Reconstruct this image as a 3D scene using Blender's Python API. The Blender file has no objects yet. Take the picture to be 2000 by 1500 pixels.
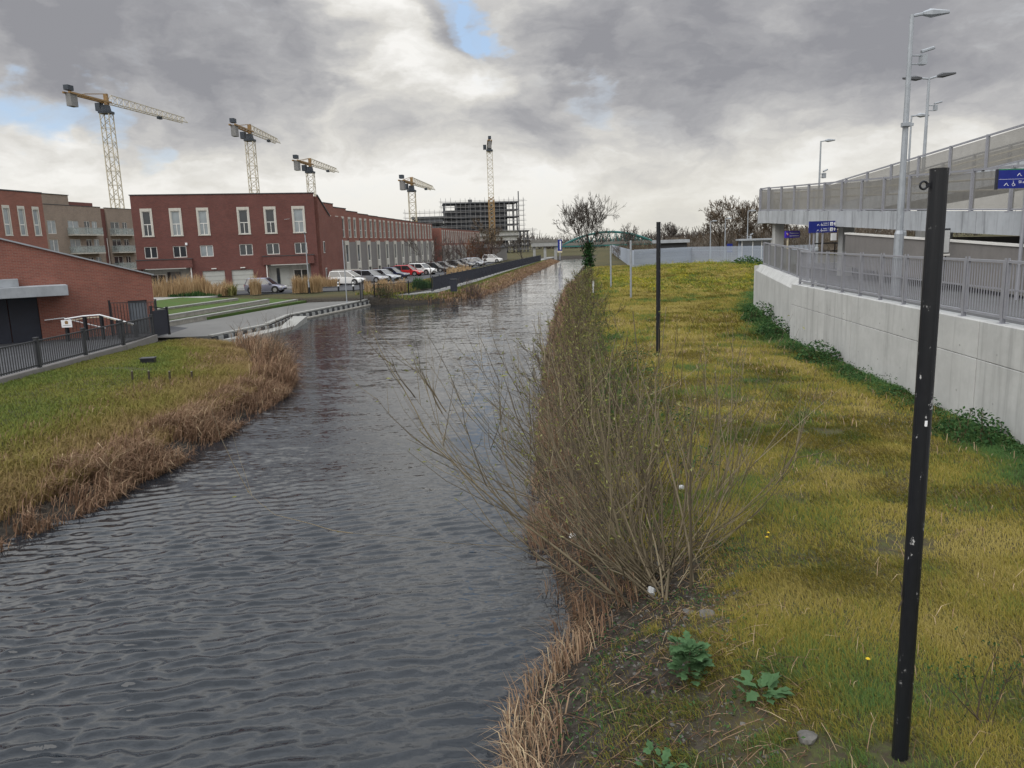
import bpy, math, random
import numpy as np
from mathutils import Matrix, Vector

random.seed(7)
RNG = np.random.default_rng(11)
S = bpy.context.scene
COL = S.collection
R_ = math.radians

# ---------------------------------------------------------------- camera
cam_d = bpy.data.cameras.new('camera')
cam_d.lens = 27.0
cam_d.sensor_width = 36.0
cam_d.clip_start = 0.1
cam_d.clip_end = 5000
cam = bpy.data.objects.new('camera', cam_d)
COL.objects.link(cam)
cam.matrix_world = (Matrix.Translation((0, 0, 5.05)) @ Matrix.Rotation(R_(90 - 10.4), 4, 'X')
                    @ Matrix.Rotation(R_(-1.8), 4, 'Z'))
S.camera = cam

# ---------------------------------------------------------------- exposure
S.view_settings.view_transform = 'Standard'
S.view_settings.look = 'None'
S.view_settings.gamma = 1
S.view_settings.use_curve_mapping = False
S.view_settings.exposure = 1.4
S.render.film_transparent = False
S.cycles.max_bounces = 6
S.cycles.transparent_max_bounces = 24


# ---------------------------------------------------------------- node helpers
class NT:
    def __init__(self, tree):
        self.t = tree
        tree.nodes.clear()

    def n(self, typ, ins=None, **props):
        nd = self.t.nodes.new(typ)
        for k, v in props.items():
            setattr(nd, k, v)
        for k, v in (ins or {}).items():
            s = nd.inputs[k]
            if isinstance(v, bpy.types.NodeSocket):
                self.t.links.new(v, s)
            elif v is not None:
                if hasattr(s.default_value, '__len__') and not hasattr(v, '__len__'):
                    v = (v,) * len(s.default_value)
                if hasattr(s.default_value, '__len__') and len(s.default_value) == 4 and len(v) == 3:
                    v = tuple(v) + (1,)
                s.default_value = v
        return nd

    def m(self, op, a, b=None, c=None, clamp=False):
        d = {0: a}
        if b is not None: d[1] = b
        if c is not None: d[2] = c
        return self.n('ShaderNodeMath', d, operation=op, use_clamp=clamp).outputs[0]

    def vm(self, op, a, b=None, out=0):
        d = {0: a}
        if b is not None: d[1] = b
        return self.n('ShaderNodeVectorMath', d, operation=op).outputs[out]

    def mix(self, f, a, b, mode='MIX'):
        nd = self.n('ShaderNodeMix', None, data_type='RGBA', blend_type=mode)
        for i, v in ((0, f), (6, a), (7, b)):
            s = nd.inputs[i]
            if isinstance(v, bpy.types.NodeSocket):
                self.t.links.new(v, s)
            else:
                if i and len(v) == 3: v = tuple(v) + (1,)
                s.default_value = v
        return nd.outputs[2]

    def noise(self, vec, scale, detail=4, rough=.5, dist=0., out=0):
        return self.n('ShaderNodeTexNoise', {'Vector': vec, 'Scale': scale, 'Detail': detail, 'Roughness': rough,
                                             'Distortion': dist}).outputs[out]

    def ss(self, v, a, b, lo=0., hi=1.):
        return self.n('ShaderNodeMapRange', {0: v, 1: a, 2: b, 3: lo, 4: hi}, interpolation_type='SMOOTHSTEP').outputs[0]

    def lin(self, v, a, b, lo=0., hi=1.):
        return self.n('ShaderNodeMapRange', {0: v, 1: a, 2: b, 3: lo, 4: hi}).outputs[0]


# ---------------------------------------------------------------- world: broken grey cloud over a Nishita sky
SUN_AZ, SUN_EL = -140.0, 46.0        # degrees, azimuth from +Y towards +X
W = bpy.data.worlds.new('World')
S.world = W
W.use_nodes = True
k = NT(W.node_tree)
sky = k.n('ShaderNodeTexSky', sky_type='NISHITA')
sky.sun_disc = False
sky.sun_elevation = R_(SUN_EL)
sky.sun_rotation = R_(SUN_AZ)
sky.air_density = 1.0
sky.dust_density = 1.5
dirv = k.n('ShaderNodeTexCoord').outputs['Generated']
sep = k.n('ShaderNodeSeparateXYZ', {0: dirv})
stretch = k.vm('MULTIPLY', dirv, (1., 1., 2.1))
wv = k.vm('SUBTRACT', k.noise(stretch, 4.2, 6, .56, 0., 1), (.5, .5, .5))
wsc = k.n('ShaderNodeVectorMath', {0: wv, 'Scale': .30}, operation='SCALE').outputs[0]
dwarp = k.n('ShaderNodeVectorMath', {0: k.vm('ADD', dirv, wsc)}, operation='NORMALIZE').outputs[0]
big = k.noise(stretch, 2.6, 4, .5)
puff = k.noise(k.vm('ADD', stretch, wsc), 6.5, 8, .56)


def blob(az_, el_, r0, r1):
    """soft, ragged-edged patch of cloud about a direction given by azimuth and elevation in degrees"""
    a_, e_ = R_(az_), R_(el_)
    d = (math.sin(a_) * math.cos(e_), math.cos(a_) * math.cos(e_), math.sin(e_))
    dp = k.vm('DOT_PRODUCT', dwarp, d, out=1)
    return k.ss(dp, math.cos(R_(r1)), math.cos(R_(r0)))


def addm(base, terms):
    for s, a in terms:
        base = k.m('MULTIPLY_ADD', s, a, base)
    return base


DARK = [(-29, 12.5, 2, 9, .16), (-23.5, 13.5, 2, 9, .19), (-17, 12.5, 2, 7, .15), (-13, 17, 1, 6, .20), (-19.5, 8.6, .6, 4, .13), (6, 14, .8, 4.5, .2), (11, 13.5, 2, 7, .17), (19, 13, 3, 9, .17),
        (28, 12.5, 3, 9, .17), (11.5, 8.6, 1, 5, .12), (-3.8, 17.4, 1, 4, .16), (3, 8.4, .5, 3, .08), (26, 5.5, 1, 6, .06)]
BRIGHT = [(-10., 14.8, .6, 5.0, .30), (-8, 12.6, 1., 5.0, .22), (-5, 11.2, 1, 5, .17), (-1.2, 11, .5, 3.5, .16), (-2, 7.5, 2, 8, .08), (-32, 6.0, 1, 6, .20), (-25, 5.0, 1, 6, .16), (-8, 6, 2, 9, .12), (7.5, 10.6, .3, 2.6, .16)]
HOLE = [(-1.1, 15.6, .4, 2.1, .38), (-2.9, 15.8, .2, 1.7, .26), (.8, 15.0, .2, 1.5, .24), (7.2, 11.0, .1, 1.5, .13), (-33, 8.6, .5, 2.6, .30), (-29.5, 8.6, .4, 2.4, .28), (-26.2, 8.2, .3, 2.0, .24),
        (-23, 7.0, .3, 2.0, .26)]
up_ = sep.outputs[2]
bright = k.m('ADD', k.lin(puff, .3, .7, -.28, .28), k.lin(big, .3, .7, .33, .60))
bright = addm(bright, [(blob(*b[:4]), -b[4]) for b in DARK] + [(blob(*b[:4]), b[4]) for b in BRIGHT] + [(k.ss(up_, .20, .04), .42), (k.ss(up_, .27, .46), .34)])
bright = k.m('MULTIPLY', bright, 1.0, clamp=True)
ccol = k.n('ShaderNodeValToRGB', {0: bright})
cr = ccol.color_ramp
cr.elements[0].position = 0.08
cr.elements[0].color = (.112, .113, .122, 1)
cr.elements[1].position = 1.0
cr.elements[1].color = (.355, .350, .338, 1)
for p_, c_ in ((.30, (.150, .150, .156)), (.52, (.203, .201, .200)), (.74, (.268, .262, .248))):
    e_ = cr.elements.new(p_)
    e_.color = c_ + (1,)
gap = addm(k.lin(puff, .3, .7, -.12, .12), [(blob(*b[:4]), b[4]) for b in HOLE])
clear = k.ss(gap, .03, .46)
blue = k.mix(.70, k.mix(1.0, sky.outputs[0], (.06, .06, .06), 'MULTIPLY'), (.185, .245, .33))
skycol = k.mix(clear, k.mix(k.m('MULTIPLY', k.ss(up_, .35, .7), .55), ccol.outputs[0], k.mix(1., ccol.outputs[0], (.86, .97, 1.16), 'MULTIPLY')), blue)
skycol = k.mix(k.m('MULTIPLY', k.ss(up_, .12, .0), .6), skycol, (.300, .290, .258))
bg = k.n('ShaderNodeBackground', {'Color': skycol, 'Strength': k.ss(up_, .25, .50, 1.0, 1.95)})
k.t.links.new(bg.outputs[0], k.n('ShaderNodeOutputWorld').inputs[0])

sun_d = bpy.data.lights.new('sun', 'SUN')
sun_d.energy = .7
sun_d.angle = R_(50)
sun_d.color = (1.0, .95, .88)
sun = bpy.data.objects.new('sun', sun_d)
COL.objects.link(sun)
az, el = R_(SUN_AZ), R_(SUN_EL)
to_sun = Vector((math.sin(az) * math.cos(el), math.cos(az) * math.cos(el), math.sin(el)))
sun.rotation_euler = to_sun.to_track_quat('Z', 'Y').to_euler()


# ---------------------------------------------------------------- materials
MATS = {}


def new_mat(name):
    m = bpy.data.materials.new(name)
    m.use_nodes = True
    MATS[name] = m
    return m, NT(m.node_tree)


def finish(k, col, rough=.7, metal=0., bump=None, bstr=.3, bdist=.02, alpha=None, spec=.4, trans=0.):
    ins = {'Base Color': col, 'Roughness': rough, 'Metallic': metal, 'Specular IOR Level': spec}
    if alpha is not None: ins['Alpha'] = alpha
    if bump is not None:
        ins['Normal'] = k.n('ShaderNodeBump', {'Height': bump, 'Strength': bstr, 'Distance': bdist}).outputs[0]
    b = k.n('ShaderNodeBsdfPrincipled', ins)
    sh = b.outputs[0]
    if trans:
        tr = k.n('ShaderNodeBsdfTranslucent', {'Color': col})
        sh = k.n('ShaderNodeMixShader', {0: trans, 1: sh, 2: tr.outputs[0]}).outputs[0]
    k.t.links.new(sh, k.n('ShaderNodeOutputMaterial').inputs[0])


def pos(k):
    return k.n('ShaderNodeNewGeometry').outputs['Position']


def objco(k):
    return k.n('ShaderNodeTexCoord').outputs['Object']


def mat(name, col, rough=.6, var=.12, scale=3., metal=0., streak=0., bump=0., spec=.4, alpha=None):
    """painted / cast / weathered plain surface: mottling, optional vertical streaks"""
    m, k = new_mat(name)
    p = objco(k)
    n1 = k.noise(p, scale, 5, .6)
    n2 = k.noise(p, scale * 6, 3, .6)
    f = k.m('ADD', k.m('MULTIPLY', n1, .7), k.m('MULTIPLY', n2, .3))
    c = k.mix(k.ss(f, .3, .7), tuple(v * (1 - var) for v in col), tuple(min(1, v * (1 + var)) for v in col))
    if streak:
        st = k.noise(k.vm('MULTIPLY', p, (2.2, 2.2, .16)), 1.6, 5, .65)
        c = k.mix(k.m('MULTIPLY', k.ss(st, .48, .72), streak), c, tuple(v * .42 for v in col))
    finish(k, c, k.lin(n1, .2, .8, rough - .08, min(1, rough + .08)), metal, n2 if bump else None, bump, .01, alpha, spec)
    return m


def brick(name, c1, c2, mortar, big_var=.15):
    m, k = new_mat(name)
    p = objco(k)
    s = k.n('ShaderNodeSeparateXYZ', {0: p})
    uv = k.n('ShaderNodeCombineXYZ', {0: k.m('ADD', s.outputs[0], s.outputs[1]), 1: s.outputs[2], 2: 0.}).outputs[0]
    b = k.n('ShaderNodeTexBrick', {'Vector': uv, 'Color1': c1, 'Color2': c2, 'Mortar': mortar, 'Scale': 1., 'Mortar Size': .006,
                                   'Bias': 0., 'Brick Width': .225, 'Row Height': .075})
    n1 = k.noise(p, .55, 5, .6)
    n2 = k.noise(k.vm('MULTIPLY', uv, (1., 5., 1.)), 1.6, 4, .6)
    c = k.mix(k.ss(n1, .35, .7), b.outputs[0], k.mix(1., b.outputs[0], (1 - big_var,) * 3, 'MULTIPLY'))
    c = k.mix(k.m('MULTIPLY', k.ss(n2, .55, .75), .25), c, tuple(v * .6 for v in c1))
    finish(k, c, .85, 0, b.outputs[1], .25, .006, None, .25)
    return m


brick('red_brick', (.215, .078, .058), (.165, .060, .048), (.21, .165, .145))
brick('orange_brick', (.27, .100, .072), (.21, .080, .060), (.24, .19, .165))
brick('dark_brick', (.165, .060, .050), (.125, .048, .042), (.15, .11, .10))
brick('buff_brick', (.30, .235, .185), (.24, .19, .155), (.30, .27, .24))
mat('white_frame', (.66, .65, .62), .5, .06)
mat('stone_surround', (.50, .48, .43), .7, .08, 2., streak=.25)
mat('render_grey', (.45, .45, .42), .8, .08, 1.2, streak=.3)
mat('panel_grey', (.175, .165, .158), .7, .10, 1.5, streak=.2)
mat('coping_dark', (.05, .052, .056), .6, .1)
mat('garage_door', (.40, .41, .385), .6, .05)
mat('concrete', (.44, .445, .44), .85, .10, .9, streak=.45, bump=.15)
mat('concrete_deck', (.37, .39, .415), .85, .12, .8, streak=.85, bump=.15)
mat('concrete_grey', (.30, .305, .30), .85, .15, 1.1, streak=.3, bump=.2)
mat('stone_seat', (.27, .255, .225), .9, .25, 1.6, streak=.35, bump=.2)
mat('coping_pale', (.27, .27, .255), .85, .14, 1.2, bump=.1)
mat('galvanised', (.36, .385, .42), .45, .12, 5., metal=.55)
mat('rail_grey', (.265, .27, .30), .5, .08, 4., metal=.15)
mat('lamp_grey', (.33, .355, .385), .45, .1, 5., metal=.35)
mat('lamp_dark', (.07, .073, .08), .5, .1)
mat('black_steel', (.012, .013, .017), .42, .25, 6.)
mat('dark_navy', (.020, .023, .036), .5, .2, 4.)
mat('charcoal', (.035, .037, .042), .6, .2, 3.)
mat('door_grey', (.13, .145, .165), .5, .06)
mat('canopy_grey', (.30, .32, .345), .6, .12, 1.3, streak=.2)
mat('tarmac', (.058, .060, .066), .85, .25, 1.3, bump=.3)
mat('paving', (.20, .20, .195), .8, .16, .8, bump=.15)
mat('paving_dark', (.085, .086, .088), .85, .2, .9)
mat('paving_wet', (.105, .105, .10), .5, .22, .5, bump=.1)
mat('sign_blue', (.012, .022, .19), .4, .06)
mat('sign_purple', (.045, .02, .42), .35, .06)
mat('sign_white', (.75, .76, .78), .5, .03)
mat('sign_green', (.02, .16, .07), .5, .05)
mat('sign_red', (.65, .10, .05), .5, .05)
mat('crane_yellow', (.25, .155, .065), .55, .15, .8)
mat('crane_white', (.47, .43, .34), .6, .12, .8)
mat('crane_dark', (.035, .045, .06), .6, .2, .8)
mat('crane_block', (.20, .20, .20), .85, .15, .8)
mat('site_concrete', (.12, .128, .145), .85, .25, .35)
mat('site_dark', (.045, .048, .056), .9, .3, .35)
mat('scaffold', (.30, .30, .31), .5, .15, 1., metal=.3)
mat('bridge_green', (.02, .115, .11), .55, .15, .6)
mat('rubber', (.015, .015, .016), .8, .1)
mat('alloy', (.40, .41, .42), .35, .1, metal=.7)
mat('handrail_cream', (.55, .49, .36), .55, .08)
mat('palisade_blue', (.36, .405, .48), .5, .10, 2.)
mat('hedge_brown', (.060, .048, .034), .95, .35, .8)
mat('white_plastic', (.50, .51, .51), .5, .06)
mat('stone_rubble', (.105, .10, .092), .9, .35, 5., bump=.4)
mat('curtain_white', (.55, .55, .53), .8, .1, 3.)


def glass_mat(name, tint=(.02, .024, .028), rough=.06):
    m, k = new_mat(name)
    n = k.noise(objco(k), 1.1, 2, .5)
    b = k.n('ShaderNodeBump', {'Height': n, 'Strength': .08, 'Distance': .05})
    pr = k.n('ShaderNodeBsdfPrincipled', {'Base Color': k.mix(n, tint, tuple(v * 2.2 for v in tint)), 'Roughness': rough,
                                          'Specular IOR Level': .8, 'Normal': b.outputs[0]})
    k.t.links.new(pr.outputs[0], k.n('ShaderNodeOutputMaterial').inputs[0])
    return m


glass_mat('glass')
glass_mat('glass_pale', (.16, .18, .19), .12)
glass_mat('glass_car', (.012, .014, .016), .05)


def mesh_panel_mat(name, col, a):
    """perforated sheet: far finer than a pixel, so partly see-through"""
    m, k = new_mat(name)
    n = k.noise(objco(k), 2.5, 4, .6)
    c = k.mix(n, tuple(v * .8 for v in col), tuple(v * 1.2 for v in col))
    finish(k, c, .6, .2, None, alpha=k.lin(n, .3, .7, a - .05, a + .05))
    return m


mesh_panel_mat('mesh_panel', (.205, .198, .182), .76)
mesh_panel_mat('mesh_panel_dark', (.16, .162, .168), .82)
mesh_panel_mat('glass_balcony', (.42, .47, .46), .45)


def car_paint(name, col, metal=.3):
    m, k = new_mat(name)
    n = k.noise(objco(k), 2., 3, .5)
    c = k.mix(n, tuple(v * .9 for v in col), tuple(min(1, v * 1.08) for v in col))
    pr = k.n('ShaderNodeBsdfPrincipled', {'Base Color': c, 'Roughness': .32, 'Metallic': metal, 'Coat Weight': .6, 'Coat Roughness': .08})
    k.t.links.new(pr.outputs[0], k.n('ShaderNodeOutputMaterial').inputs[0])


for n_, c_, mt_ in (('paint_silver', (.34, .35, .38), .5), ('paint_white', (.72, .72, .71), 0), ('paint_navy', (.018, .026, .075), .3),
                    ('paint_red', (.50, .02, .025), .1), ('paint_black', (.02, .021, .024), .2), ('paint_grey', (.13, .135, .145), .4),
                    ('paint_lilac', (.27, .28, .36), .5)):
    car_paint(n_, c_, mt_)
mat('lamp_red', (.45, .03, .02), .3, .05)
mat('lamp_clear', (.75, .75, .72), .2, .05)


# ---------------------------------------------------------------- mesh helpers
class MB:
    """collects shapes, builds ONE mesh object"""

    def __init__(self):
        self.v, self.f = [], []

    def add(self, vs, fs):
        o = len(self.v)
        self.v += [tuple(p) for p in vs]
        self.f += [tuple(i + o for i in f) for f in fs]
        return self

    def box(self, c, s, rz=0., taper=1.):
        hx, hy, hz = s[0] / 2, s[1] / 2, s[2] / 2
        cs, sn = math.cos(rz), math.sin(rz)
        vs = []
        for z, t in ((-hz, 1.), (hz, taper)):
            for x, y in ((-hx, -hy), (hx, -hy), (hx, hy), (-hx, hy)):
                x, y = x * t, y * t
                vs.append((c[0] + x * cs - y * sn, c[1] + x * sn + y * cs, c[2] + z))
        return self.add(vs, [(3, 2, 1, 0), (4, 5, 6, 7), (0, 1, 5, 4), (1, 2, 6, 5), (2, 3, 7, 6), (3, 0, 4, 7)])

    def bx(self, x0, x1, y0, y1, z0, z1):
        return self.box(((x0 + x1) / 2, (y0 + y1) / 2, (z0 + z1) / 2), (x1 - x0, y1 - y0, z1 - z0))

    def prism(self, poly, z0, z1):
        """vertical prism on an xy polygon (counter-clockwise); z0/z1 numbers or lists"""
        n = len(poly)
        a = z0 if hasattr(z0, '__len__') else [z0] * n
        b = z1 if hasattr(z1, '__len__') else [z1] * n
        vs = [(p[0], p[1], a[i]) for i, p in enumerate(poly)] + [(p[0], p[1], b[i]) for i, p in enumerate(poly)]
        fs = [tuple(range(n - 1, -1, -1)), tuple(range(n, 2 * n))]
        fs += [(i, (i + 1) % n, n + (i + 1) % n, n + i) for i in range(n)]
        return self.add(vs, fs)

    def extrude(self, pts, axis, d0, d1):
        """polygon pts (a,b) in the plane normal to axis, extruded d0..d1; axis 'x': (y,z), 'y': (x,z)"""
        n = len(pts)
        f = (lambda a, b, d: (d, a, b)) if axis == 'x' else (lambda a, b, d: (a, d, b))
        vs = [f(a, b, d0) for a, b in pts] + [f(a, b, d1) for a, b in pts]
        fs = [tuple(range(n - 1, -1, -1)), tuple(range(n, 2 * n))]
        fs += [(i, (i + 1) % n, n + (i + 1) % n, n + i) for i in range(n)]
        return self.add(vs, fs)

    def tube(self, pts, r, n=6, cap=True):
        """tube through pts; r number or list"""
        pts = [Vector(p) for p in pts]
        m = len(pts)
        rr = r if hasattr(r, '__len__') else [r] * m
        vs, fs = [], []
        up = None
        for i, p in enumerate(pts):
            t = (pts[min(i + 1, m - 1)] - pts[max(i - 1, 0)])
            if t.length < 1e-9: t = Vector((0, 0, 1))
            t.normalize()
            if up is None:
                up = Vector((0, 0, 1)) if abs(t.z) < .9 else Vector((1, 0, 0))
            a = t.cross(up)
            if a.length < 1e-6: a = t.cross(Vector((0, 1, 0)))
            a.normalize()
            b = a.cross(t).normalized()
            up = b
            for j in range(n):
                w = 2 * math.pi * (j + .5) / n
                vs.append(p + (a * math.cos(w) + b * math.sin(w)) * rr[i])
        for i in range(m - 1):
            for j in range(n):
                q = (j + 1) % n
                fs.append((i * n + j, i * n + q, (i + 1) * n + q, (i + 1) * n + j))
        if cap:
            fs.append(tuple(range(n - 1, -1, -1)))
            fs.append(tuple(range((m - 1) * n, m * n)))
        return self.add(vs, fs)

    def bar(self, p, q, w, h=None):
        """square bar from p to q"""
        return self.tube([p, q], w * .7071, 4)

    def quad(self, a, b, c, d):
        return self.add([a, b, c, d], [(0, 1, 2, 3)])

    def mesh(self, name, m):
        me = bpy.data.meshes.new(name)
        me.from_pydata(self.v, [], self.f)
        me.materials.append(MATS[m])
        me.update()
        return me

    def build(self, name, m, parent=None, smooth=False, bevel=0.):
        o = obj(name, self.mesh(name, m), parent)
        if smooth:
            o.data.polygons.foreach_set('use_smooth', [True] * len(o.data.polygons))
        if bevel:
            b = o.modifiers.new('bevel', 'BEVEL')
            b.width = bevel
            b.segments = 2
            b.limit_method = 'ANGLE'
        return o


def obj(name, me, parent=None):
    o = bpy.data.objects.new(name, me)
    COL.objects.link(o)
    if parent is not None: o.parent = parent
    return o


def tag(o, label=None, cat=None, group=None, kind=None):
    if label: o['label'] = label
    if cat: o['category'] = cat
    if group: o['group'] = group
    if kind: o['kind'] = kind
    return o


def thing(name, label, cat, loc=(0, 0, 0), rz=0., group=None):
    o = bpy.data.objects.new(name, None)
    COL.objects.link(o)
    o.empty_display_size = .2
    o.location = loc
    o.rotation_euler = (0, 0, rz)
    return tag(o, label, cat, group)


def inst(name, me, parent, loc=(0, 0, 0), rz=0., scale=None):
    """a repeat of a part that shares mesh data"""
    o = obj(name, me, parent)
    o.location = loc
    o.rotation_euler = (0, 0, rz)
    if scale is not None: o.scale = scale
    return o


def tri_mesh(name, verts, faces, m, attr=None):
    """fast mesh from numpy arrays; faces (n,3) or (n,4); attr: per-vertex random 0..1 named 'rnd'"""
    me = bpy.data.meshes.new(name)
    nf, kk = faces.shape
    me.vertices.add(len(verts))
    me.vertices.foreach_set('co', np.ascontiguousarray(verts, dtype=np.float32).ravel())
    me.loops.add(nf * kk)
    me.loops.foreach_set('vertex_index', np.ascontiguousarray(faces, dtype=np.int32).ravel())
    me.polygons.add(nf)
    me.polygons.foreach_set('loop_start', np.arange(0, nf * kk, kk, dtype=np.int32))
    me.polygons.foreach_set('loop_total', np.full(nf, kk, dtype=np.int32))
    if attr is not None:
        a = me.attributes.new('rnd', 'FLOAT', 'POINT')
        a.data.foreach_set('value', np.ascontiguousarray(attr, dtype=np.float32))
    me.materials.append(MATS[m])
    me.update(calc_edges=True)
    return me

# ================================================================ terrain
def vnoise(x, y, scale, seed=0):
    """smooth value noise in 0..1 on numpy arrays"""
    x = np.asarray(x, float) * scale + 1000.
    y = np.asarray(y, float) * scale + 1000.
    xi, yi = np.floor(x).astype(np.int64), np.floor(y).astype(np.int64)
    fx, fy = x - xi, y - yi
    fx, fy = fx * fx * (3 - 2 * fx), fy * fy * (3 - 2 * fy)

    def h(a, b):
        n = (a * 374761393 + b * 668265263 + seed * 974711) & 0x7fffffff
        n = ((n ^ (n >> 13)) * 1274126177) & 0x7fffffff
        return ((n ^ (n >> 16)) & 0xffff) / 65535.
    return ((h(xi, yi) * (1 - fx) + h(xi + 1, yi) * fx) * (1 - fy) + (h(xi, yi + 1) * (1 - fx) + h(xi + 1, yi + 1) * fx) * fy)


def fbm(x, y, scale, seed=0):
    return (vnoise(x, y, scale, seed) * .55 + vnoise(x, y, scale * 2.1, seed + 5) * .3 + vnoise(x, y, scale * 4.3, seed + 9) * .15)


XL_Y = [-30, 0, 13.2, 14.8, 18.2, 21.6, 26.5, 29.6, 33.7, 38, 43.2, 48.5, 54.5, 67.4, 68.3, 69.2, 70.5, 74.8, 91, 132, 198, 217, 320, 460]
XL_X = [-10.2, -9.8, -9.36, -8.85, -8.46, -8.3, -8.27, -8.76, -10.2, -12.8, -16.9, -15.5, -15.6, -12.9, -12.2, -8.6, -5.4, -3.0, -.55, 4.1, 12.75, 15.6, 31, 55]
XR_Y = [-30, 0, 5.5, 6.7, 7.6, 9.1, 10.6, 12.6, 17.4, 28.3, 43, 60, 87, 121, 188, 217, 320, 460]
XR_X = [-1.2, -.5, -.25, -.1, -.05, .72, .6, .45, .78, 1.44, 2.54, 4.0, 6.8, 10.8, 18.9, 22.4, 40, 66]


def xl(y): return np.interp(y, XL_Y, XL_X)
def xr(y): return np.interp(y, XR_Y, XR_X)
def wall_x(y): return np.interp(y, [0, 14, 30, 44, 60, 102, 400], [8.4, 9.6, 11.0, 14.05, 20., 34., 120.])


def hgt(x, y):
    x = np.asarray(x, float); y = np.asarray(y, float)
    dr, dl = x - xr(y), xl(y) - x
    wob = (vnoise(x, y, .9, 3) - .5) * .5
    zr = np.interp(dr + wob * np.clip(dr, 0, 1) * .6, [-3, -.6, 0, .35, 1.2, 2.2, 3.4], [-1.2, -.35, -.02, .22, .55, .88, 1.0])
    near = np.interp(dl + wob * np.clip(dl, 0, 1) * .8, [-3, -.6, 0, .5, 2, 4.5, 7.2], [-1.2, -.35, -.02, .22, .5, .82, 1.0])
    far = np.interp(dl, [-3, -.6, 0, .6, 2.2, 3.4, 9], [-1.2, -.35, -.02, .25, .5, .62, .9])
    quay = np.interp(dl, [-3, 0, .9, 1.3], [-1.2, -1.2, -1.2, .2])
    wq = np.clip((y - 40) / 1.2, 0, 1) * np.clip((68.2 - y) / .5, 0, 1)
    wf = np.clip((y - 67.8) / .6, 0, 1)
    zl = near * (1 - wf) + far * wf
    zl = zl * (1 - wq) + quay * wq
    flat = np.clip((dr - 2.0) / 2, 0, 1)
    zr = zr + flat * ((fbm(x, y, .35, 2) - .5) * .14 + (vnoise(x, y, 2.1, 8) - .5) * .05)
    # low mound of weeds in front of the palisade fence
    zr = zr + .75 * np.exp(-(((x - 24) / 9.) ** 2 + ((y - 92) / 16.) ** 2)) * np.clip((dr - 3) / 4, 0, 1)
    nb = np.clip((dl - .8) / 2, 0, 1) * (y < 40)
    zl = zl + nb * ((fbm(x, y, .4, 4) - .5) * .12) * np.clip((-x - 9) / 2, 0, 1) * np.clip((x + 16.6) / 1.5, 0, 1)
    z = np.where(x > (xl(y) + xr(y)) / 2, zr, zl)
    w = np.clip((y - 226) / 9, 0, 1)              # the canal turns out of sight here
    return z * (1 - w) + 1.0 * w


m, k = new_mat('ground_soil_grass')
p = pos(k)
sp = k.n('ShaderNodeSeparateXYZ', {0: p})
n1, n2, n3 = k.noise(p, .45, 6, .6), k.noise(p, 9., 6, .7), k.noise(p, 40., 4, .7)
soil = k.mix(k.ss(n2, .35, .7), (.020, .017, .014), (.060, .052, .043))
soil = k.mix(k.ss(n3, .62, .72), soil, (.20, .19, .175))
turf = k.mix(k.ss(n1, .38, .62), (.105, .085, .030), (.058, .066, .026))
turf = k.mix(k.ss(n2, .40, .62), turf, (.050, .042, .028))
f = k.ss(k.m('ADD', sp.outputs[2], k.m('MULTIPLY', k.m('SUBTRACT', n1, .5), .5)), .62, .95)
finish(k, k.mix(f, soil, turf), .95, 0, n2, .6, .04, None, .15)


def axis(segs):
    out = []
    for a, b, st in segs:
        out += list(np.arange(a, b - 1e-6, st))
    out.append(segs[-1][1])
    return np.array(out)


gx = axis([(-1500, -300, 150), (-300, -60, 20), (-60, -20, 2.0), (-20, -12, .5), (-12, -6, .3), (-6, 0, .3), (0, 12, .2), (12, 40, .8), (40, 120, 5),
           (120, 400, 35), (400, 1500, 220)])
gy = axis([(-40, 3, 2.), (3, 14, .16), (14, 36, .3), (36, 66, .6), (66, 72, .25), (72, 130, 1.0), (130, 240, 3), (240, 480, 20), (480, 2200, 215)])
X, Y = np.meshgrid(gx, gy)
Z = hgt(X, Y)
nx, ny = len(gx), len(gy)
V = np.stack([X.ravel(), Y.ravel(), Z.ravel()], 1)
ii = (np.arange(ny - 1)[:, None] * nx + np.arange(nx - 1)[None]).ravel()
FQ = np.stack([ii, ii + 1, ii + nx + 1, ii + nx], 1)
ground = obj('ground', tri_mesh('ground', V, FQ, 'ground_soil_grass'))
ground.data.polygons.foreach_set('use_smooth', [True] * len(ground.data.polygons))
tag(ground, kind='structure')

# ---------------------------------------------------------------- water: ripples are real geometry, finest chop as bump
m, k = new_mat('canal_water')
p = pos(k)
# chop finer than the mesh: slopes taken straight from noise so they keep working far away
s1 = k.noise(k.vm('MULTIPLY', p, (2.0, 5.0, 1.)), 2.1, 4, .62, .2, 1)
s2 = k.noise(k.vm('MULTIPLY', p, (.5, 1.6, 1.)), 1.0, 3, .55, .2, 1)
sl = k.vm('ADD', k.vm('MULTIPLY', k.vm('SUBTRACT', s1, (.5, .5, .5)), (.24, .62, 0.)), k.vm('MULTIPLY', k.vm('SUBTRACT', s2, (.5, .5, .5)), (.10, .32, 0.)))
patch = k.lin(k.noise(k.vm('MULTIPLY', p, (.10, .22, 1.)), 1., 3, .5), .3, .7, .55, 1.25)
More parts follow.
